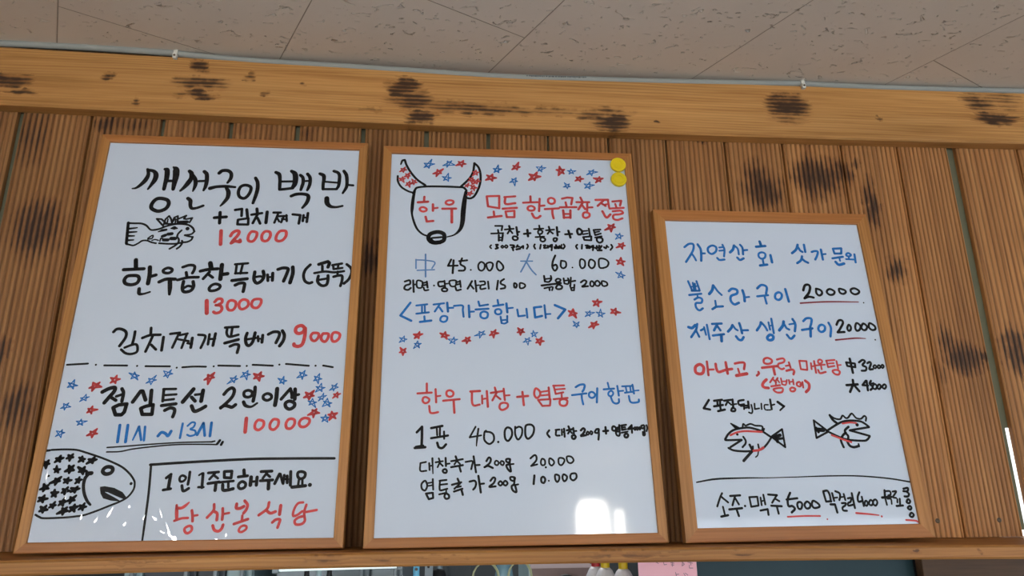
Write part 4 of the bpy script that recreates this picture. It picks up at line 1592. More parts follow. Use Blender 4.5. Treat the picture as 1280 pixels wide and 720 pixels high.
3.9:411.3,136.1 420.5,136.8 421.7,128.9 414.8,123.4 409.2,128.2 z"""
INK3 = """#handwriting B
5.2:69.7,658.0 81.3,666.4 92.0,665.6 90.5,652.2 82.0,637.7 69.4,620.1
4.8:85.4,641.8 90.3,633.7 94.1,624.6
5.6:102.7,665.8 108.3,654.5 108.5,640.2 106.6,623.8
4.8/109.8,642.6 117.6,642.8
5.2:137.7,663.3 147.0,659.4 145.7,649.0 135.1,641.6 126.9,646.6 127.1,656.9 z
4.4/154.8,658.5 164.8,659.7
4.4/153.7,650.2 164.7,651.4
4.8:163.6,665.9 166.9,653.5 163.7,635.9
5.2:146.5,631.6 151.7,626.5 163.6,627.8
6.4:192.0,664.3 187.6,653.9 179.8,646.5
4.8:192.0,664.3 199.8,656.2 200.7,641.7
5.2:207.1,666.7 211.9,658.5 211.2,641.9
4.9/213.0,652.3 223.1,653.5
5.6:195.7,633.4 201.7,627.3 211.1,631.6
6.5/257.1,676.0 258.7,666.6
6.1/246.1,662.2 269.4,664.7
4.9:258.9,647.9 266.2,643.9 263.8,634.5 255.4,631.3 249.3,636.3 250.5,644.6 z
4.8/257.9,628.3 258.4,618.0
6.0/248.9,613.8 267.0,616.5
6.1/278.7,641.0 279.8,622.4
6.1:351.1,669.3 345.0,656.7 333.4,647.1
5.7:351.1,663.1 354.7,654.7 360.0,650.7
5.7/366.9,669.6 367.1,650.8
5.7:357.1,639.2 352.3,628.7 342.1,621.4
5.7:356.8,631.9 362.0,626.8 369.3,622.8
5.3:383.2,651.1 390.6,653.3 398.5,652.4 395.8,642.9 388.8,631.4
5.7/407.6,657.8 407.9,631.7
4.5/409.3,645.3 417.6,646.4
5.4/438.4,660.4 460.0,661.9 457.4,648.2 440.1,647.9 z
5.4/432.7,635.2 459.8,639.8
4.5/450.3,637.6 450.7,629.3
6.5:439.0,626.0 445.7,618.8 459.4,622.2
5.0:475.9,649.5 481.2,645.4 476.3,641.2 469.6,643.1 470.4,647.3 z
4.5/466.7,633.7 485.8,633.0
4.5/475.0,640.1 473.8,633.8
5.3/490.5,646.6 489.4,625.7
#handwriting B
4.7/69.0,571.9 76.0,549.2
4.3/80.0,568.1 80.8,549.3
4.3/84.6,566.1 84.6,549.3
4.7/89.1,572.2 94.1,549.4
4.7/74.9,548.2 94.0,548.5
3.5/75.1,558.1 92.5,560.3
5.0/68.0,537.7 97.0,541.2
3.9/87.3,539.5 87.5,533.6
5.0:79.1,526.7 89.2,531.7 97.3,527.9 94.4,519.1 81.9,518.0 80.8,508.2 87.5,500.6 96.6,505.5
6.6:128.1,561.7 123.8,549.8 116.0,540.8
4.7:129.1,561.7 137.0,548.0 145.4,538.6
4.6/128.3,524.3 128.5,510.6
5.4/119.1,503.8 128.4,509.7 144.7,510.8
5.8:163.9,548.3 172.4,554.3 183.6,551.5 182.4,542.6 168.1,536.5 165.6,524.7 173.0,515.9 184.1,519.9
6.2:197.0,550.6 199.2,538.8 198.7,524.0
4.3/200.4,533.3 211.1,534.6
5.5:233.6,556.0 243.5,564.2 253.1,563.3 257.1,557.3 253.0,543.3
5.1/230.7,536.2 257.3,539.4
5.1/248.3,537.3 250.7,518.6
5.5:284.7,546.7 290.7,541.8 288.3,532.8 280.7,527.8 273.7,532.7 276.2,542.6 z
5.9/301.6,554.9 305.4,524.1
#price_handwriting K
5.9:345.3,552.4 351.3,564.5 359.5,566.6 363.4,560.6 358.0,546.5 346.0,533.4
5.5:344.8,532.4 356.3,536.5 367.7,534.7
5.2:378.5,556.8 388.7,552.9 390.2,544.9 382.4,539.8 376.6,545.7 377.2,554.7 z
5.2:413.0,556.2 421.8,550.2 417.5,543.2 408.4,542.1 402.6,548.0 405.7,554.1 z
5.2:437.1,557.5 448.2,553.6 449.2,548.6 442.5,544.5 435.1,547.4 433.7,555.4 z
5.2:473.2,558.9 483.0,553.0 480.7,546.9 471.2,543.8 463.2,548.7 463.6,555.8 z
d488.8,523.0 1.8
#underline r
3.6:333.0,520.4 371.6,523.2 411.1,524.8 476.3,524.8,2.4
#handwriting B
6.4:57.6,460.2 65.8,458.3 74.0,465.0
5.2:79.0,467.9 74.7,454.6 61.5,436.6
4.9/74.5,452.7 80.2,437.6
4.9/85.7,452.8 93.6,456.6
4.5/94.1,460.4 96.6,442.4
4.9/101.3,466.1 103.8,432.1
5.3/113.8,468.1 136.5,469.3
5.7/125.9,467.3 116.6,452.9
5.3/125.4,463.5 131.6,453.0
5.3/112.3,440.6 138.9,444.0
6.4/132.2,442.6 131.2,427.6
6.0:161.6,465.6 157.8,458.9 149.2,450.3
4.5:162.5,465.6 167.0,457.1 172.2,453.3
5.7:178.3,470.5 180.5,459.0 181.7,446.7
4.9/181.6,453.3 196.8,453.8
5.7:166.5,439.0 172.0,431.5 178.5,430.6 184.1,437.2
5.7:230.0,472.8 226.9,465.1 217.6,453.5
5.0:230.9,472.8 238.1,463.2 242.4,453.7
4.6/248.2,472.9 249.3,455.6
3.5/249.7,464.3 256.7,466.2
5.0/256.2,481.7 257.0,447.1
6.4:247.4,443.2 254.5,439.5 251.4,431.9 242.7,430.9 239.8,436.6 z
6.5:284.9,475.1 281.4,465.4 271.0,453.9
5.0:284.3,471.2 289.2,459.7 295.2,455.9
4.2/297.3,468.4 309.2,470.4
5.8:307.1,481.1 311.9,469.5 308.0,452.2
5.3:287.5,443.5 295.5,434.0 305.3,441.6
5.4:332.3,476.4 341.2,483.3 352.7,482.4 350.8,471.7 346.3,462.0
5.4/325.8,455.2 351.5,459.2
6.1/346.4,457.2 343.8,439.9
5.4:376.3,468.0 382.2,463.2 379.7,454.5 371.3,450.6 365.5,456.4 369.0,465.1 z
5.4:392.8,473.0 396.3,460.4 391.5,440.2
#price_handwriting K
5.4:411.3,468.2 418.0,478.0 426.0,479.0 427.7,472.2 418.3,458.6 410.8,449.9
5.4/410.8,449.9 427.5,450.9
5.1:441.6,468.4 445.3,462.7 443.0,455.9 437.8,453.9 436.2,460.7 z
5.1:462.9,472.5 469.4,465.7 465.7,457.0 458.2,454.0 455.7,460.8 458.4,469.5 z
5.1:477.4,471.6 484.9,464.9 481.3,457.1 474.3,456.1 470.8,462.8 z
5.1:493.4,472.7 503.8,465.9 504.1,458.2 495.8,456.2 489.4,462.9 z
d498.7,432.5 1.9
#underline r
3.5:402.5,431.6,4.2 423.2,433.6 452.7,436.1 475.9,435.4,1.9
#handwriting R
6.6:74.6,373.7 82.0,366.4 78.8,354.6 70.3,351.9 62.6,356.4 63.9,368.2 z
5.1/91.0,380.1 91.0,349.1
4.4/92.5,361.5 104.5,362.2
5.9:110.6,374.7 111.1,363.7 115.7,356.4 131.9,361.0 147.0,363.3
5.9/134.2,378.4 135.5,352.8
5.2:155.1,375.6 167.5,378.0 177.5,376.6 174.7,362.8
4.4/160.9,363.7 162.5,354.6
7.0/155.1,348.2 179.7,352.4
5.1:207.2,356.4 207.6,352.8 202.3,348.2
4.8:233.5,388.7 242.1,384.1 240.2,377.6 231.4,374.8 223.4,377.6 224.6,385.9 z
5.6/217.0,366.0 254.1,370.2
5.9/243.3,367.5 244.5,351.0
4.5:254.5,385.0 268.1,387.8 272.2,384.1 268.5,378.6 256.7,374.9 255.5,367.5 262.3,362.9 268.2,364.7
4.1/272.8,370.3 282.5,372.1
4.5/281.7,378.6 283.5,366.6
5.2:272.9,359.2 286.5,362.0 290.6,358.3 288.0,351.0
4.1/306.8,382.3 323.7,381.4 322.1,361.1 307.3,362.9 z
4.1/333.3,376.8 332.8,362.9
3.7/333.9,369.4 341.6,370.3
4.5/341.7,381.5 341.7,354.6
4.1:355.7,385.2 360.9,382.4 358.0,376.9 351.3,376.8 351.4,382.4 z
3.8/344.7,371.6 365.9,373.5
4.1/356.2,372.2 356.4,362.9
4.5:347.6,361.1 351.0,353.7 364.7,356.5
4.2/370.4,382.5 390.8,384.4
4.1/371.2,381.5 372.4,367.6
3.8/372.0,375.9 387.5,376.9
4.1/372.4,367.6 388.1,370.4
4.1/395.0,381.6 395.5,363.9
3.4/396.1,372.3 403.8,372.8
4.5:392.1,361.1 398.1,357.4 394.9,351.0 387.3,351.0 381.7,356.5 383.4,360.2 z
#handwriting R
6.2:223.2,339.1 215.7,332.8 211.9,325.6 216.7,321.1 224.9,320.1
4.0/239.7,343.7 230.5,332.8
4.0/238.9,339.1 244.5,332.8
4.0/249.7,342.7 242.9,334.6
3.7/248.2,339.1 251.9,332.7
3.7/243.4,331.9 243.3,325.5
4.4/231.9,323.7 252.7,326.4
4.4:236.5,317.4 256.4,320.1 254.9,311.1 242.8,310.2 z
3.7/257.0,341.8 257.8,329.1
3.7:257.7,328.2 265.9,327.3 270.4,338.2
3.3/257.8,334.6 269.1,335.5
3.7/275.1,338.2 275.5,329.1
3.3/276.2,333.6 282.9,334.5
4.0/284.6,339.1 284.7,328.2
4.4:279.7,320.9 286.7,318.2 283.0,312.8 276.5,312.8 274.5,317.3 z
4.4:298.6,333.6 302.5,329.1 298.8,323.6 292.6,325.4 292.6,330.9 z
3.7/299.6,328.2 305.3,329.1
4.0/306.1,333.6 305.8,320.9
6.2:313.1,336.3 320.3,329.0 318.4,318.2 310.6,311.0
#price_handwriting K
4.9/417.4,378.8 437.9,376.0 437.2,367.6 418.6,370.4 z
5.6/427.7,387.3 428.9,354.7
4.9:448.1,378.9 457.8,384.5 462.9,380.8 455.4,372.3 463.1,367.7 460.6,360.2 450.8,359.3
4.9:467.9,377.0 474.2,379.8 476.1,375.2 469.8,363.0 478.4,363.0
4.2:485.2,372.4 488.2,368.6 483.6,364.9 480.5,368.6 z
4.2:494.8,372.4 497.9,368.6 493.2,364.9 490.7,368.6 z
4.2:503.7,373.3 505.8,369.6 502.1,365.8 499.3,369.2 z
5.6/408.2,326.2 435.0,328.0
5.5/425.6,338.1 424.8,328.9 413.6,310.7
5.6/425.4,327.1 435.7,312.5
4.8/455.7,336.2 446.0,326.1 459.1,325.2
5.2/457.6,336.2 456.5,314.3
4.8:468.1,336.2 463.7,328.9 469.8,321.5 462.8,315.1
4.1/465.6,328.9 473.6,330.7
4.5:475.1,328.8 479.7,323.3 474.5,316.9 468.8,321.5 z
4.5:486.4,327.9 489.0,322.4 483.1,316.9 480.4,322.4 z
4.5:498.8,327.9 501.6,323.3 496.6,317.8 491.9,322.4 z
#handwriting K
5.0/85.2,293.8 71.3,275.4 85.3,272.7
5.0/96.7,291.9 115.1,294.0
4.6/103.8,291.0 103.5,281.4
4.6/110.3,291.9 109.1,282.2
5.0/95.2,279.6 115.5,282.7
4.6/108.8,280.5 109.5,271.7
5.0/102.9,269.1 118.7,272.5
4.7/119.3,291.9 135.1,293.9
4.3/128.4,291.8 121.7,282.2
3.9/128.9,288.3 134.5,283.0
5.0/138.8,294.5 138.3,277.7
3.6/139.2,283.9 146.5,284.7
4.6:136.3,275.9 142.3,273.3 139.9,268.9 132.8,269.8 z
4.7:164.1,293.5 151.9,290.9 152.7,282.9 163.7,283.8
4.3/157.2,282.9 155.9,280.3 170.6,281.1
5.0/173.7,289.9 173.5,275.8
3.9/162.9,278.5 162.2,273.2
3.9/163.5,275.8 171.8,276.7
3.6:179.9,282.8 180.9,270.5 178.2,264.3 172.1,266.1
3.6/187.6,285.4 186.7,273.1 197.0,274.8
3.6/203.2,285.4 202.2,273.0
3.2:218.3,282.7 209.9,281.8 210.3,272.1 222.0,271.2
4.7/224.6,294.2 225.1,272.9
3.6/226.4,281.7 233.1,283.5
5.8/241.3,288.8 253.5,279.0
3.6/255.5,279.8 243.8,270.2
#fish_drawing K
4.6:111.3,208.7,5.2 118.9,218.9 130.7,227.3 147.4,231.5 165.6,233.1 179.7,230.4 196.8,224.3 213.1,213.0
4.5:111.3,208.7 113.7,206.6 147.6,207.0
4.5/147.6,206.7 120.6,191.6
4.5:116.0,190.0 126.8,184.8 147.8,182.6 165.6,182.8
4.2:165.6,182.8 187.5,185.9 201.5,196.0 214.7,211.2
4.2/214.9,213.0 241.9,229.1 242.9,190.5 214.9,213.0
7.1/220.2,212.1 235.3,216.2
5.3/223.1,207.7 239.6,209.3
7.0/223.7,211.2 227.7,202.6
6.7/128.2,242.0,3.5 137.1,235.0,7.7 145.6,231.5,5.3
3.9:152.9,232.3 155.9,241.0 160.8,237.5 172.1,240.9 182.5,237.3 197.6,235.5 196.2,226.0
3.9/201.3,230.3 198.7,225.1
4.2:152.1,213.5 156.3,204.9 154.4,198.1 147.3,191.4
d139.4,218.7 3.0
5.2/164.0,196.3 168.5,184.4
5.8/167.4,182.7 146.0,162.8
3.8/170.7,192.9 169.4,184.4
3.8/182.9,197.0 183.5,189.4
2.8:181.7,182.6 178.6,174.2 173.6,170.1
#fish_shading R
4.2:124.0,217.1 139.1,223.0 155.6,225.4 173.4,224.8 194.9,223.4
4.9:171.1,183.6 183.8,185.1 193.5,190.1
#fish_drawing K
4.7:342.4,224.1 360.8,234.4 381.1,243.9 400.2,246.8 422.3,245.4 432.5,240.9 442.1,233.0
4.7/441.9,232.1 396.0,225.4 439.8,212.9
4.6:439.6,212.0 432.6,205.1 422.9,202.6 392.0,204.6 374.5,209.1 357.6,217.0 342.5,224.9
4.3/344.4,224.9 317.2,247.8 316.9,209.5 344.8,222.3
8.9/319.2,227.7 335.5,226.7
6.1/319.8,231.2 323.7,222.5
5.4:356.2,259.0 361.6,248.4 369.5,241.3
4.0:356.2,259.0 366.0,251.9 378.6,250.1 385.7,258.0 392.1,252.6 397.8,253.5 407.9,262.3 416.2,252.5 427.0,250.7 435.8,256.8 439.7,253.3 437.3,246.2
5.0:394.8,233.3 385.0,225.5 386.4,218.5 390.0,213.3 388.3,204.6
5.0:386.0,221.1 377.1,213.4 371.8,204.8 373.5,194.4 375.2,189.3
5.3:385.8,201.2 389.6,192.6 398.1,189.0 410.5,191.5
3.9/410.5,195.8 410.9,190.6
d415.5,237.5 4.0
#fish_shading R
3.6:382.3,240.4 399.4,242.4 414.0,241.4
3.9:352.7,215.3 367.2,209.7 380.9,204.4 394.7,199.9
#divider_line K
3.8:37.5,119.8,3.0 80.5,125.9,4.0 146.3,127.2,3.2 194.6,126.9,2.0 256.8,127.7,2.2 328.6,129.0,2.9 396.0,128.1,3.0 462.9,122.2,3.3 512.2,114.0,3.5
#handwriting K
4.0:89.9,97.0 84.5,88.3 76.2,70.8
4.0/87.3,89.8 100.5,78.4
3.9/88.2,69.8 90.6,53.1
4.6/82.2,50.4 97.1,53.0
4.4/106.5,91.2 128.3,92.1
4.3/116.8,90.2 109.2,72.6
4.0/117.1,86.2 123.2,74.0
4.6/101.2,64.3 129.1,66.4
4.6/116.8,64.5 120.1,51.0
d136.1,70.6 2.5
4.0/147.7,88.1 165.2,88.6 165.3,70.9 149.3,68.8 z
3.7/172.0,86.9 172.3,71.6
3.0/172.6,79.6 179.8,81.1
4.0/178.9,92.5 180.4,73.1
4.3/168.1,61.0 184.1,63.4 184.2,52.2
4.4/189.5,92.8 208.5,91.2
4.0/207.5,90.4 195.7,76.1
4.0/203.9,84.0 211.9,79.0
4.4/193.0,70.2 215.5,68.8
4.3/204.9,67.9 206.5,54.2
4.7:238.2,95.6 230.9,82.8 230.4,69.1 238.3,68.9 243.4,63.2 235.3,56.1
4.4/228.1,82.0 252.2,84.4
4.4:257.1,76.7 260.8,72.6 257.6,63.8 252.2,63.1 249.8,69.5 251.6,75.2 z
4.4:272.2,77.3 278.4,72.3 276.2,65.1 269.0,63.6 265.8,70.9 z
4.4:287.4,78.6 296.9,72.0 297.6,66.3 286.6,64.1 282.2,69.0 283.3,75.5 z
4.4:312.1,97.8 321.2,98.5 324.9,89.5 325.1,76.4
4.4/311.8,96.2 314.5,76.6 326.1,77.2
4.4/330.9,93.4 332.5,77.9
3.4/331.8,83.6 340.9,84.6
4.7/323.2,70.8 332.9,70.6 335.2,54.4
4.4:338.8,97.4 347.0,93.2 347.3,85.8 344.3,79.4
3.4/347.2,85.0 356.2,85.7
4.1/356.4,91.4 357.6,79.2
4.1:348.4,72.8 357.3,72.7 354.6,67.8 348.5,63.9 349.2,58.2 357.0,57.3
4.1:363.6,82.3 370.9,83.0 368.6,75.7 362.6,72.6 362.5,67.7 372.6,69.2
4.4/374.6,92.8 375.8,62.6
4.4:391.9,94.2 386.5,85.2 386.4,75.4 395.6,76.9
4.1/395.5,85.1 396.2,66.3
4.1:403.7,76.8 406.4,72.7 403.4,67.0 399.3,68.7 400.5,74.4 z
4.1:414.7,78.3 418.2,73.3 414.3,67.7 409.3,69.4 410.5,75.1 z
4.1:425.6,78.9 428.0,73.1 423.1,66.7 418.4,70.0 419.7,76.5 z
4.8/449.4,97.5 447.7,85.1
3.8:449.9,95.8 460.8,95.6 461.2,89.0 455.2,86.7
5.2/440.8,82.8 461.8,83.8
3.8/447.5,80.2 448.5,67.9
3.4:452.0,80.1 459.9,79.2 459.6,69.4
3.8:466.9,94.7 475.2,95.4 470.2,88.9 465.3,83.2 472.2,81.5
3.8/474.3,79.0 472.9,72.4
4.1/479.9,79.7 478.1,67.4
4.5/469.5,65.1 484.1,66.0
4.5:492.7,100.1 503.0,101.7 500.6,95.1 491.5,95.2
4.5:498.6,94.3 502.9,89.2 499.1,84.3 491.8,84.4
4.5:498.7,78.6 502.3,74.4 498.6,70.4 493.8,72.9 z
4.5:499.1,64.6 502.0,61.3 498.4,57.3 493.7,60.7 z
4.4:499.6,50.8 504.0,46.7 499.5,42.4 494.7,45.2 z
#underline R
3.3:225.2,47.5 261.1,48.5 296.1,47.9
d310.7,41.2 1.7
3.4:376.4,52.4,4.1 402.6,50.0 426.1,47.2,2.4
d431.8,44.7 2.2
3.7:484.6,36.5 504.9,34.8 509.8,32.5"""


class Ink:
    """marker strokes as flat ribbons on the writing surface, in millimetres of that board"""
    def __init__(self):
        self.v, self.f = [], []

    def pieces(self):
        """split into groups of strokes that stand clearly apart"""
        par = list(range(len(self.v)))

        def root(i):
            while par[i] != i:
                par[i] = par[par[i]]
                i = par[i]
            return i
        for f in self.f:
            for i in f[1:]:
                par[root(i)] = root(f[0])
        box = {}
        for i, (x, y) in enumerate(self.v):
            b = box.setdefault(root(i), [x, y, x, y])
            b[0], b[1], b[2], b[3] = min(b[0], x), min(b[1], y), max(b[2], x), max(b[3], y)
        ks = list(box)
        grp = {k: k for k in ks}

        def gr(k):
            while grp[k] != k:
                k = grp[k]
            return k
        for n, a in enumerate(ks):
            for b in ks[:n]:
                A, B = box[a], box[b]
                gx = max(0, A[0] - B[2], B[0] - A[2])
                gy = max(0, A[1] - B[3], B[1] - A[3])
                big = max(A[2] - A[0], A[3] - A[1], B[2] - B[0], B[3] - B[1])
                if math.hypot(gx, gy) <= max(19, .48 * big):
                    grp[gr(a)] = gr(b)
        out = {}
        for f in self.f:
            out.setdefault(gr(root(f[0])), []).append(f)
        res = []
        for fs in out.values():
            p, mp = Ink(), {}
            for f in fs:
                for i in f:
                    if i not in mp:
                        mp[i] = len(p.v)
                        p.v.append(self.v[i])
                p.f.append(tuple(mp[i] for i in f))
            res.append(p)
        return res

    def disc(self, x, y, r, n=10):
        b = len(self.v)
        self.v += [(x + r * math.cos(2 * math.pi * k / n), y + r * math.sin(2 * math.pi * k / n)) for k in range(n)]
        self.f.append(tuple(range(b, b + n)))

    def poly(self, pts):
        b = len(self.v)
        self.v += list(pts)
        self.f.append(tuple(range(b, b + len(pts))))

    def ribbon(self, pts, closed=False):
        n = len(pts)
        b = len(self.v)
        for i in range(n):
            x, y, w = pts[i]
            p0 = pts[(i - 1) % n] if closed or i > 0 else pts[0]
            p1 = pts[(i + 1) % n] if closed or i < n - 1 else pts[-1]
            dx, dy = p1[0] - p0[0], p1[1] - p0[1]
            L = math.hypot(dx, dy) or 1
            nx, ny = -dy / L * w / 2, dx / L * w / 2
            self.v += [(x + nx, y + ny), (x - nx, y - ny)]
        for i in range(n if closed else n - 1):
            j = (i + 1) % n
            self.f.append((b + 2 * i, b + 2 * i + 1, b + 2 * j + 1, b + 2 * j))

    def stroke(self, pts, smooth, closed):
        if smooth and len(pts) > 2:
            q = spline(pts, closed, 6)
            q = [(x, y, max(w, .4)) for x, y, w in q]
            self.ribbon(q, closed)
            if not closed:
                self.disc(q[0][0], q[0][1], q[0][2] / 2)
                self.disc(q[-1][0], q[-1][1], q[-1][2] / 2)
        else:
            ps = pts + [pts[0]] if closed else pts
            for a, c in zip(ps, ps[1:]):
                self.ribbon([a, c])
            for a in pts:
                self.disc(a[0], a[1], a[2] / 2)

    def star(self, x, y, r, rot, fill, rnd):
        # drawn in one line, corner to corner, the way the hand does it
        a0 = math.radians(90 - rot)
        r *= .92
        tips = []
        sh, long_ = rnd.uniform(-.15, .45), rnd.choice((0, 1, 2, 3, 4))
        for k in range(5):
            rr = r * rnd.uniform(.72, 1.02) * (1.28 if k == long_ else 1)
            a = a0 + 2 * math.pi * k * 2 / 5 + rnd.uniform(-.14, .14)
            tips.append((x + rr * (math.cos(a) + sh * math.sin(a)), y + rr * math.sin(a) * .92, r * (fill or .2)))
        self.stroke(tips, False, True)

    def obj(self, name, mat, parent, y):
        me = bpy.data.meshes.new(name)
        me.from_pydata([(a / 1000, y, b / 1000) for a, b in self.v], [], self.f)
        me.materials.append(mat)
        o = bpy.data.objects.new(name, me)
        COL.objects.link(o)
        o.parent = parent
        return o


def draw(text, parent, seed):
    rnd = random.Random(seed)
    k = 0
    cur, name, colr = None, None, None

    def flush():
        nonlocal cur, k
        if cur and cur.v:
            for pc in cur.pieces():
                pc.obj(name, INKS[colr], parent, .0047 - .00002 * k)
            k += 1
        cur = None
    for ln in text.strip().split('\n'):
        if ln[0] == '#':
            flush()
            name, colr = ln[1:].split()
            cur = Ink()
        elif ln[0] in 'sf':
            t = ln[1:].split()
            x, y = map(float, t[0].split(','))
            s = Ink() if name == 'star_drawing' else cur
            s.star(x, y, float(t[1]), float(t[2]), 0 if ln[0] == 's' else (.34 if name == 'star_drawing' else .55), rnd)
            if s is not cur:
                s.obj(name, INKS[colr], parent, .0047 - .00002 * k)
        elif ln[0] == 'd':
            t = ln[1:].split()
            x, y = map(float, t[0].split(','))
            cur.disc(x, y, float(t[1]), 14)
        elif ln[0] == 'p':
            cur.poly([tuple(map(float, q.split(','))) for q in ln[1:].split()])
        else:
            sm = ':' in ln
            h, body = ln.split(':' if sm else '/')
            w = float(h) * 1.07
            toks = body.split()
            closed = toks[-1] == 'z'
            if closed:
                toks = toks[:-1]
            pts = []
            for q in toks:
                c = list(map(float, q.split(',')))
                pts.append((c[0], c[1], c[2] if len(c) > 2 else w))
            cur.stroke(pts, sm, closed)
    flush()


def rail(a, b, c, d, depth, bev=.0025):
    """one mitred frame rail from its four front corners (x, z), bevelled"""
    bm = bmesh.new()
    fr = [bm.verts.new((x, 0, z)) for x, z in (a, b, c, d)]
    bk = [bm.verts.new((x, depth, z)) for x, z in (a, b, c, d)]
    bm.faces.new(fr)
    bm.faces.new(bk[::-1])
    for i in range(4):
        j = (i + 1) % 4
        bm.faces.new((fr[i], bk[i], bk[j], fr[j]))
    bmesh.ops.recalc_face_normals(bm, faces=bm.faces[:])
    ed = [e for e in bm.edges if abs(e.verts[0].co.y) < 1e-6 and abs(e.verts[1].co.y) < 1e-6
          and (abs(e.verts[0].co.x - e.verts[1].co.x) < 1e-6 or abs(e.verts[0].co.z - e.verts[1].co.z) < 1e-6)]
    bmesh.ops.bevel(bm, geom=ed, offset=bev, segments=2, profile=.6, affect='EDGES')
    return bm


def whiteboard(pose, w, h, rw, text, label, seed, mat):
    xb, yb, lean, tilt, = pose
    root = empty('whiteboard', (0, 0, 0))
    root.matrix_world = Matrix.Translation((xb, yb, SZ)) @ Matrix.Rotation(-lean, 4, 'X') @ Matrix.Rotation(-tilt, 4, 'Y')
    tag(root, label, 'whiteboard', 'menu whiteboards on the shelf')
    D = .020
    MB().box(rw - .004, w - rw + .004, .005, .012, rw - .004, h - rw + .004).obj('writing_panel', mat, root)
    MB().box(rw - .004, w - rw + .004, .0125, D - .001, rw - .004, h - rw + .004).obj('back_panel', M_LOW, root)
    o4, i4 = ((0, 0), (w, 0), (w, h), (0, h)), ((rw, rw), (w - rw, rw), (w - rw, h - rw), (rw, h - rw))
    e = .0002
    for k in range(4):
        j = (k + 1) % 4
        MB().add(rail(o4[k], o4[j], i4[j], i4[k], D)).obj('frame_rail', M_FH if k % 2 == 0 else M_FV, root)
    draw(text, root, seed)
    return root


BP = [[-0.84829, -0.08866, 0.07109, 0.00238], [-0.2092, -0.10138, 0.0912, 0.00528], [0.4344, -0.07415, 0.06963, 0.00696]]
b1 = whiteboard(BP[0], .600, .900, .0195, INK1, 'leftmost large whiteboard with a big black fish face at its lower left corner', 1, M_BOARD_FILM)
b2 = whiteboard(BP[1], .600, .900, .0195, INK2, 'middle whiteboard with a horned cow head drawing and two yellow magnets', 2, M_BOARD)
whiteboard(BP[2], (0.5399, 0.7537)[0], (0.5399, 0.7537)[1], .0285, INK3, 'smaller right whiteboard with two small fish drawings and thicker frame', 3, M_BOARD)

# film glints put into the shape on the lower edge of the first board: small facets that tip the
# glossy surface two or three degrees downward, towards the added glint strip
rnd = random.Random(11)
for x, z, L, wd, slant, tip in [(268.6, 40.4, 41.6, 4.5, -22, 2.36), (279.7, 24.4, 19.2, 9.1, -60, 1.96), (158.1, 72.4, 22.4, 4.2, 25, 3.16), (251.0, 69.8, 20.8, 2.1, -20, 3.1), (361.0, 21.7, 8.0, 3.9, 30, 1.9), (240.7, 59.7, 11.2, 4.5, -50, 2.85), (191.6, 82.2, 6.4, 4.5, 0, 3.41), (188.1, 50.2, 8.0, 5.2, 20, 2.61), (378.0, 28.7, 8.0, 2.6, 10, 2.07), (107.0, 65.8, 14.4, 3.9, 5, 2.99), (135.6, 59.6, 16.0, 2.6, 25, 2.84), (21.0, 36.9, 14.4, 1.6, 0, 2.26), (221.4, 61.4, 11.2, 2.9, 20, 2.89), (29.9, 141.7, 22.4, 1.6, 5, 4.89), (336.2, 19.2, 4.0, 3.2, 0, 1.83), (71.6, 99.8, 28.8, 2.1, 2, 3.84)]:
    k_ = -math.tan(math.radians(tip + rnd.uniform(-.12, .12)))
    bm = bmesh.new()
    ax, az = math.sin(math.radians(slant)), math.cos(math.radians(slant))
    vs = []
    for s_, w_ in ((-1, 0), (-.35, 1), (.2, .45), (1, 0), (.25, -.35), (-.4, -.9)):
        dx, dz = ax * s_ * L / 2 + az * w_ * wd / 2, az * s_ * L / 2 - ax * w_ * wd / 2
        vs.append(bm.verts.new(((x + dx) / 1000, .00425 + k_ * dz / 1000, (z + dz) / 1000)))
    bm.faces.new(vs)
    MB().add(bm).obj('film_glint', M_FILM_GLINT, b1)

bpy.context.view_layer.update()
for k, (mx, mz) in enumerate([(564.3, 865.9), (562.8, 825.7)]):
    r = 18.9 / 1000
    e = empty('round_magnet', (0, 0, 0))
    e.matrix_world = b2.matrix_world @ Matrix.Translation((mx / 1000, .0044, mz / 1000))
    tag(e, ('upper yellow round magnet in the top right corner of the middle whiteboard' if k == 0 else
            'lower yellow round magnet just below another at the middle board corner'), 'magnet', 'round yellow magnets')
    rot = Matrix.Rotation(math.pi / 2, 4, 'X')
    MB().lathe([(r * .96, 0), (r, .0015), (r, .0062), (r * .95, .0074), (r * .80, .0078)], (0, 0, 0), 40, rot).obj('magnet_body', M_YEL, e, smooth=False)
    MB().lathe([(r * .62, .0076), (r * .60, .0086), (r * .50, .0086), (r * .48, .0076)], (0, 0, 0), 40, rot).obj('raised_ring', M_YEL, e)

# ------------------------------------------------------------------ what shows through the opening below the shelf
CT = SZ - .30                                # top of the serving counter
M_SLATE = plain('dark slate paint', lin(74, 84, 94), .5, noise=.1)
M_PALEB = plain('pale blue enamel', lin(176, 204, 212), .4, noise=.05)
M_STEEL = plain('blue grey steel', lin(132, 146, 156), .38, noise=.08, metal=.2)
M_TEAL = plain('dark teal glass', lin(50, 74, 82), .3, noise=.45, scale=5, spec=.12)
M_PINK = plain('pink paper', lin(250, 196, 212), .8, noise=.02)
M_PINKINK = plain('faint pencil', lin(168, 132, 150), .8)
M_BOT = plain('milky plastic', lin(232, 228, 236), .35, noise=.05)
M_REDC = plain('red cap', lin(176, 36, 46), .4)
M_YELC = plain('yellow cap', lin(226, 196, 30), .4)
M_BOX = plain('mauve cardboard', lin(150, 130, 130), .8, noise=.15)
M_BLK = plain('black plastic', lin(26, 26, 30), .45)
M_WIRE = plain('pale green wire', lin(186, 196, 160), .45)
M_BTAG = plain('bright blue plastic', lin(92, 184, 226), .4)
M_BBOT = plain('clear blue plastic', lin(128, 170, 190), .25, noise=.1)
M_COUNTER = plain('counter top', lin(140, 128, 112), .5, noise=.1)
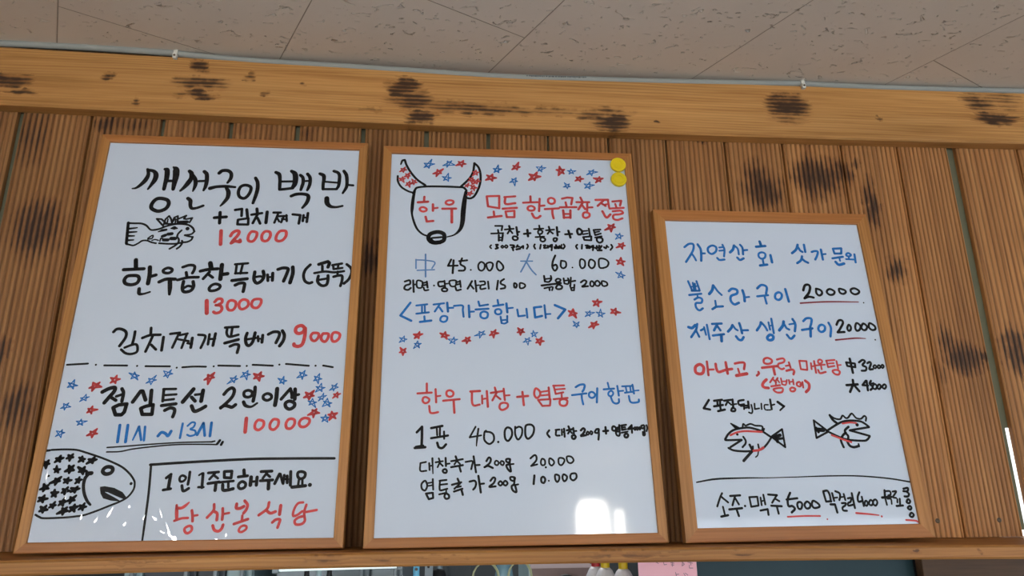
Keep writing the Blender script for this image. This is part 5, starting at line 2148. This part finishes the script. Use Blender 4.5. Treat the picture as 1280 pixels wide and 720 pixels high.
M_KWALL = plain('dim kitchen wall', lin(86, 92, 96), .8, noise=.1)

kl = bpy.data.lights.new('kitchen_fill', 'AREA')  # unseen fill light, added to brighten the kitchen below the shelf
kl.energy = 26
kl.size = 1.0
kl.color = (.95, .98, 1.0)
ko = bpy.data.objects.new('kitchen_fill', kl)
COL.objects.link(ko)
ko.location = (0, 1.1, CEIL - .03)
struct(MB().box(-3.3, 4.1, 2.5, 2.6, 0, CEIL).obj('wall_kitchen', M_KWALL))
struct(MB().box(-1.9, 1.85, .06, .12, 0, CT - .04).obj('wall_counter', M_WALL))
tag(MB().box(-1.9, [(0.9832, -0.0595)][0][0] - .004, .03, .62, CT - .04, CT, .004).obj('serving_counter', M_COUNTER),
    'serving counter slab in the opening below the long shelf', 'counter')

# daylight behind the wall where two boards part
p = struct(MB().box(1.12, 1.70, .118, .124, SZ - .02, SZ + .30).obj('window_5', glow('bright frosted pane', (.95, .98, 1, 1), SLIT_L)))
MB().box(1.10, 1.72, .112, .13, SZ + .30, SZ + .33).box(1.10, 1.72, .112, .13, SZ - .05, SZ - .02).box(1.10, 1.12, .112, .13, SZ - .02, SZ + .30).box(1.70, 1.72, .112, .13, SZ - .02, SZ + .30).obj('window_frame', M_CLIP, p)
p.parent = None

tx0, tx1 = [(0.4847, -0.0443), (0.9913, -0.0524)][0][0], [(0.4847, -0.0443), (0.9913, -0.0524)][1][0]
t = empty('glass_panel', (tx0, .036, CT))
tag(t, 'dark teal glass panel filling the opening below the shelf at right', 'panel')
into(MB().box(tx0, tx1 - .006, .034, .040, CT, SZ - .029, .001).obj('pane', M_TEAL), t)
into(MB().box(tx1 - .006, tx1 - .002, .030, .044, CT, SZ - .029).obj('edge_strip', M_BLK), t)

px0, px1 = [(0.349, -0.0404), (0.4743, -0.0424), (0.3474, -0.0668)][0][0], [(0.349, -0.0404), (0.4743, -0.0424), (0.3474, -0.0668)][1][0]
t = empty('pink_notice', (px0, -.012, SZ - .21))
tag(t, 'pink paper notice with faint pencil writing hanging from the shelf', 'notice')
into(MB().box(px0, px1, -.0125, -.012, SZ - .21, SZ - .0285).obj('paper', M_PINK), t)
ik = Ink()
for pts in [[(0.3876, -0.0403), (0.3926, -0.043)], [(0.4033, -0.0399), (0.4046, -0.0457), (0.4099, -0.0451)], [(0.4188, -0.0418), (0.4257, -0.0429)], [(0.4196, -0.0459), (0.4254, -0.0467)], [(0.4225, -0.0387), (0.4218, -0.0492)], [(0.4434, -0.0406), (0.4482, -0.0454), (0.4428, -0.0485), (0.4444, -0.0412)], [(0.4556, -0.0414), (0.4659, -0.0435)], [(0.4586, -0.0472), (0.4581, -0.0529), (0.4658, -0.0531)], [(0.461, -0.0393), (0.4621, -0.0473)], [(0.4279, -0.061), (0.4291, -0.0676)], [(0.4286, -0.0651), (0.4346, -0.0643)], [(0.4451, -0.0629), (0.4482, -0.068)], [(0.4486, -0.0629), (0.4536, -0.0662)]]:
    ik.stroke([(a * 1000, b * 1000, 1.5) for a, b in pts], False, False)
o = ik.obj('pencil_writing', M_PINKINK, None, -.0130)
o.location = (0, 0, SZ)
into(o, t)


def squeeze_bottle(x, y, capm, h, label):
    e = empty('squeeze_bottle', (x, y, CT))
    tag(e, label, 'bottle', 'squeeze bottles on the counter')
    into(MB().lathe([(.024, 0), (.026, .004), (.026, h * .84), (.0235, h * .91), (.016, h * .975), (.0105, h)], (x, y, CT), 24).obj('bottle_body', M_BOT, smooth=True), e)
    into(MB().lathe([(.0105, 0), (.0105, .014), (.0095, .016), (.005, .018), (.003, .034)], (x, y, CT + h), 20).obj('cap', capm), e)


BT = [(0.3027, -0.0535), (0.3233, -0.0538), (0.3532, -0.0543), (0.3021, -0.0672), (0.3525, -0.068), (0.2777, -0.0753), (0.3763, -0.077)]
squeeze_bottle(BT[2][0] - .003, .125, M_YELC, 00.2345, 'rightmost squeeze bottle with a yellow cap, next to the pink notice')
squeeze_bottle(BT[1][0] - .002, .182, M_YELC, 00.2325, 'yellow capped squeeze bottle standing between two other squeeze bottles')
squeeze_bottle(BT[0][0] + .008, .240, M_REDC, 00.2300, 'squeeze bottle with a red cap below the middle whiteboard')

ST = [(-0.1291, -0.0759), (-0.1117, -0.0762), (-0.1001, -0.0764), (-0.0826, -0.0767), (-0.0632, -0.077), (0.0247, -0.0785), (0.0502, -0.0789), (0.0739, -0.0793), (0.1134, -0.08), (0.1372, -0.0804), (0.161, -0.0808), (0.3133, -0.0833)]
e = empty('cardboard_box', (ST[10][0], .32, CT))
tag(e, 'mauve cardboard box on the counter behind the squeeze bottles', 'box')
into(MB().box(ST[10][0], ST[11][0] + .02, .32, .58, CT, CT + .22, .002).obj('box_body', M_BOX), e)
into(MB().box(ST[10][0] - .004, ST[10][0], .318, .58, CT, CT + .235, .001).obj('flap', M_PALEB), e)
w = [(ST[10][0] + .05 + .008 * k, .30 - .002 * k, SZ - .118 + .022 * math.sin(math.pi * k / 9)) for k in range(10)]
w = [(w[0][0] - .005, .30, CT + .003)] + w + [(w[-1][0] + .004, .29, CT + .003)]
tag(MB().tube(spline(w, step=5), .004, 8).obj('black_cable', M_BLK, smooth=True), 'black cable looping up in front of the mauve cardboard box', 'cable')


def coil(x, y, z, r, label, n=4):
    pts = []
    for k in range(n * 16 + 1):
        a = 2 * math.pi * k / 16
        rr = r * (1 + .12 * math.sin(k * .37))
        pts.append((x + rr * .8 * math.sin(a), y + .0035 * k / 16 - .004, z - r + rr * math.cos(a)))
    e = empty('wire_coil', (x, y, z))
    tag(e, label, 'wire', 'pale wire coils under the shelf')
    into(MB().tube(pts, .0010, 6).obj('wire', M_WIRE, smooth=True), e)
    into(MB().tube([(x, y + .002, SZ - .028), (x, y + .002, z - .002), (x + .005, y + .002, z - .007), (x + .01, y + .002, z - .002)], .0014, 6).obj('hook', M_NAIL), e)


CO = [(0.0304, -0.0508), (0.1019, -0.052), (-0.1102, -0.0484)]
coil(CO[0][0], .008, SZ - .034, .034, 'pale wire coil hanging left of the blue plastic bottle')
coil(CO[1][0], .008, SZ - .034, .030, 'pale wire coil hanging right of the blue plastic bottle')

e = empty('plastic_bottle', ((ST[7][0] + ST[8][0]) / 2, .30, CT))
tag(e, 'pale blue plastic bottle standing between the two wire coils', 'bottle')
into(MB().lathe([(.022, 0), (.0235, .006), (.0225, .10), (.0235, .13), (.0235, .20), (.018, .235), (.011, .255), (.011, .262)], (e.location.x, .30, CT), 24).obj('bottle_body', M_BBOT, smooth=True), e)
into(MB().lathe([(.0125, 0), (.0125, .014), (.011, .016)], (e.location.x, .30, CT + .262), 20).obj('cap', M_PALEB), e)

e = empty('hanging_tag', (CO[2][0], .008, SZ - .03))
tag(e, 'bright blue plastic tag with a dark hole hanging under the shelf', 'tag')
xt = CO[2][0]
into(MB().box(xt - .0065, xt + .0065, .006, .009, SZ - .115, SZ - .0415, .002).obj('tag_body', M_BTAG), e)
into(MB().lathe([(.003, 0), (.003, .0006)], (xt, .0056, SZ - .0475), 14, Matrix.Rotation(math.pi / 2, 4, 'X')).obj('hole', M_BLK), e)
into(MB().tube([(xt, .0075, SZ - .028), (xt, .0075, SZ - .043)], .0012, 6).obj('hook', M_NAIL), e)

e = empty('slotted_upright', (ST[2][0], .30, CT))
tag(e, 'grey steel upright with round holes standing on the counter', 'post')
into(MB().box(ST[2][0], ST[3][0] + .002, .30, .318, CT, SZ + .5, .001).obj('post', M_STEEL), e)
g = MB()
for k in range(24):
    g.lathe([(.0032, 0), (.0032, .0008)], ((ST[2][0] + ST[3][0]) / 2, .3002, CT + .02 + .0262 * k), 10, Matrix.Rotation(math.pi / 2, 4, 'X'))
into(g.obj('holes', M_BLK), e)
e = empty('spray_can', (ST[4][0] - .006, .36, CT))
tag(e, 'black can standing just right of the slotted steel upright', 'can')
into(MB().lathe([(.02, 0), (.021, .004), (.021, .20), (.016, .215), (.012, .22)], (ST[4][0] - .004, .36, CT), 20).obj('can_body', M_BLK, smooth=True), e)
into(MB().lathe([(.011, 0), (.011, .02), (.009, .026)], (ST[4][0] - .004, .36, CT + .22), 16).obj('nozzle', M_STEEL), e)
tag(MB().box(ST[4][0] + .02, ST[5][0], .50, .56, CT, CT + .27, .004).obj('slate_board', M_SLATE), 'dark slate coloured board standing left of the wire coils', 'board')

# tall units against the back of the serving kitchen
PN = [(-1.005, -0.1089), (-0.9475, -0.1098), (-0.7923, -0.1124), (-0.7081, -0.1138), (-0.6304, -0.1151), (-0.5617, -0.1163), (-0.4064, -0.1189), (-0.2784, -0.121), (-0.176, -0.1228)]


def unit(name, x0, x1, y, zt, body, doors, label, cat):
    e = empty(name, (x0, y, 0))
    tag(e, label, cat)
    into(MB().box(x0, x1, y + .02, y + .6, 0, zt, .004).obj('cabinet_body', body), e)
    for a, b, m in doors:
        d = into(MB().box(a + .002, b - .002, y, y + .0185, .08, zt - .01, .004).obj('door', m), e)
        hnd = MB().box(b - .03, b - .018, y - .03, y - .018, 1.0, 1.35, .003).box(b - .028, b - .02, y - .02, y, 1.02, 1.04).box(b - .028, b - .02, y - .02, y, 1.31, 1.33).obj('handle', M_STEEL)
        into(hnd, e)
        hnd.parent = d
    return e


unit('refrigerator', PN[0][0], PN[4][0], .80, 1.85, M_PALEB,
     [(PN[0][0], PN[1][0], M_PALEB), (PN[1][0], PN[2][0], M_SLATE), (PN[2][0], PN[3][0], M_SLATE), (PN[3][0], PN[4][0], M_PALEB)],
     'tall pale and slate refrigerator seen below the left whiteboard', 'refrigerator')
unit('steel_cabinet', PN[5][0], PN[8][0], .80, 1.80, M_STEEL, [(PN[5][0], PN[7][0], M_STEEL), (PN[7][0], PN[8][0], M_STEEL)],
     'blue grey steel cabinet with two doors behind the counter', 'cabinet')
TB = [(-0.4865, -0.0852), (-0.1688, -0.0817)]
e = empty('fluorescent_lamp', (TB[0][0], .45, TB[0][1] + SZ))
tag(e, 'pale glowing fluorescent tube seen just under the shelf', 'lamp')
a, b = Vector((TB[0][0], .45, TB[0][1] + SZ)), Vector((TB[1][0], .45, TB[1][1] + SZ))
into(MB().tube([a + (b - a) * .02, b - (b - a) * .02], .0042, 12).obj('tube', glow('lit tube', (.80, 1, 1, 1), .85), smooth=True), e)
g = MB()
for q in (a, b):
    g.box(q.x - .008, q.x + .008, .44, .46, q.z - .008, q.z + .012, .002)
    g.tube([(q.x, .45, q.z + .01), (q.x, .45, CEIL + .02)], .002, 6)
into(g.obj('tube_holder', M_STEEL), e)
for q, m, lb in ((360, M_BLK, 'black bottle at the left of three below the left board'), (374, M_PALEB, 'pale bottle between two black bottles below the left board'), (386, M_BLK, 'black bottle at the right of three below the left board')):
    x = -.42 + (q - 360) * .0023
    e = empty('sauce_bottle', (x, .52, CT))
    tag(e, lb, 'bottle', 'sauce bottles on the counter')
    into(MB().lathe([(.011, 0), (.012, .004), (.012, .17), (.007, .195), (.006, .215)], (x, .52, CT), 16).obj('bottle_body', m, smooth=True), e)
    into(MB().lathe([(.0075, 0), (.0075, .012)], (x, .52, CT + .215), 14).obj('cap', M_BLK), e)
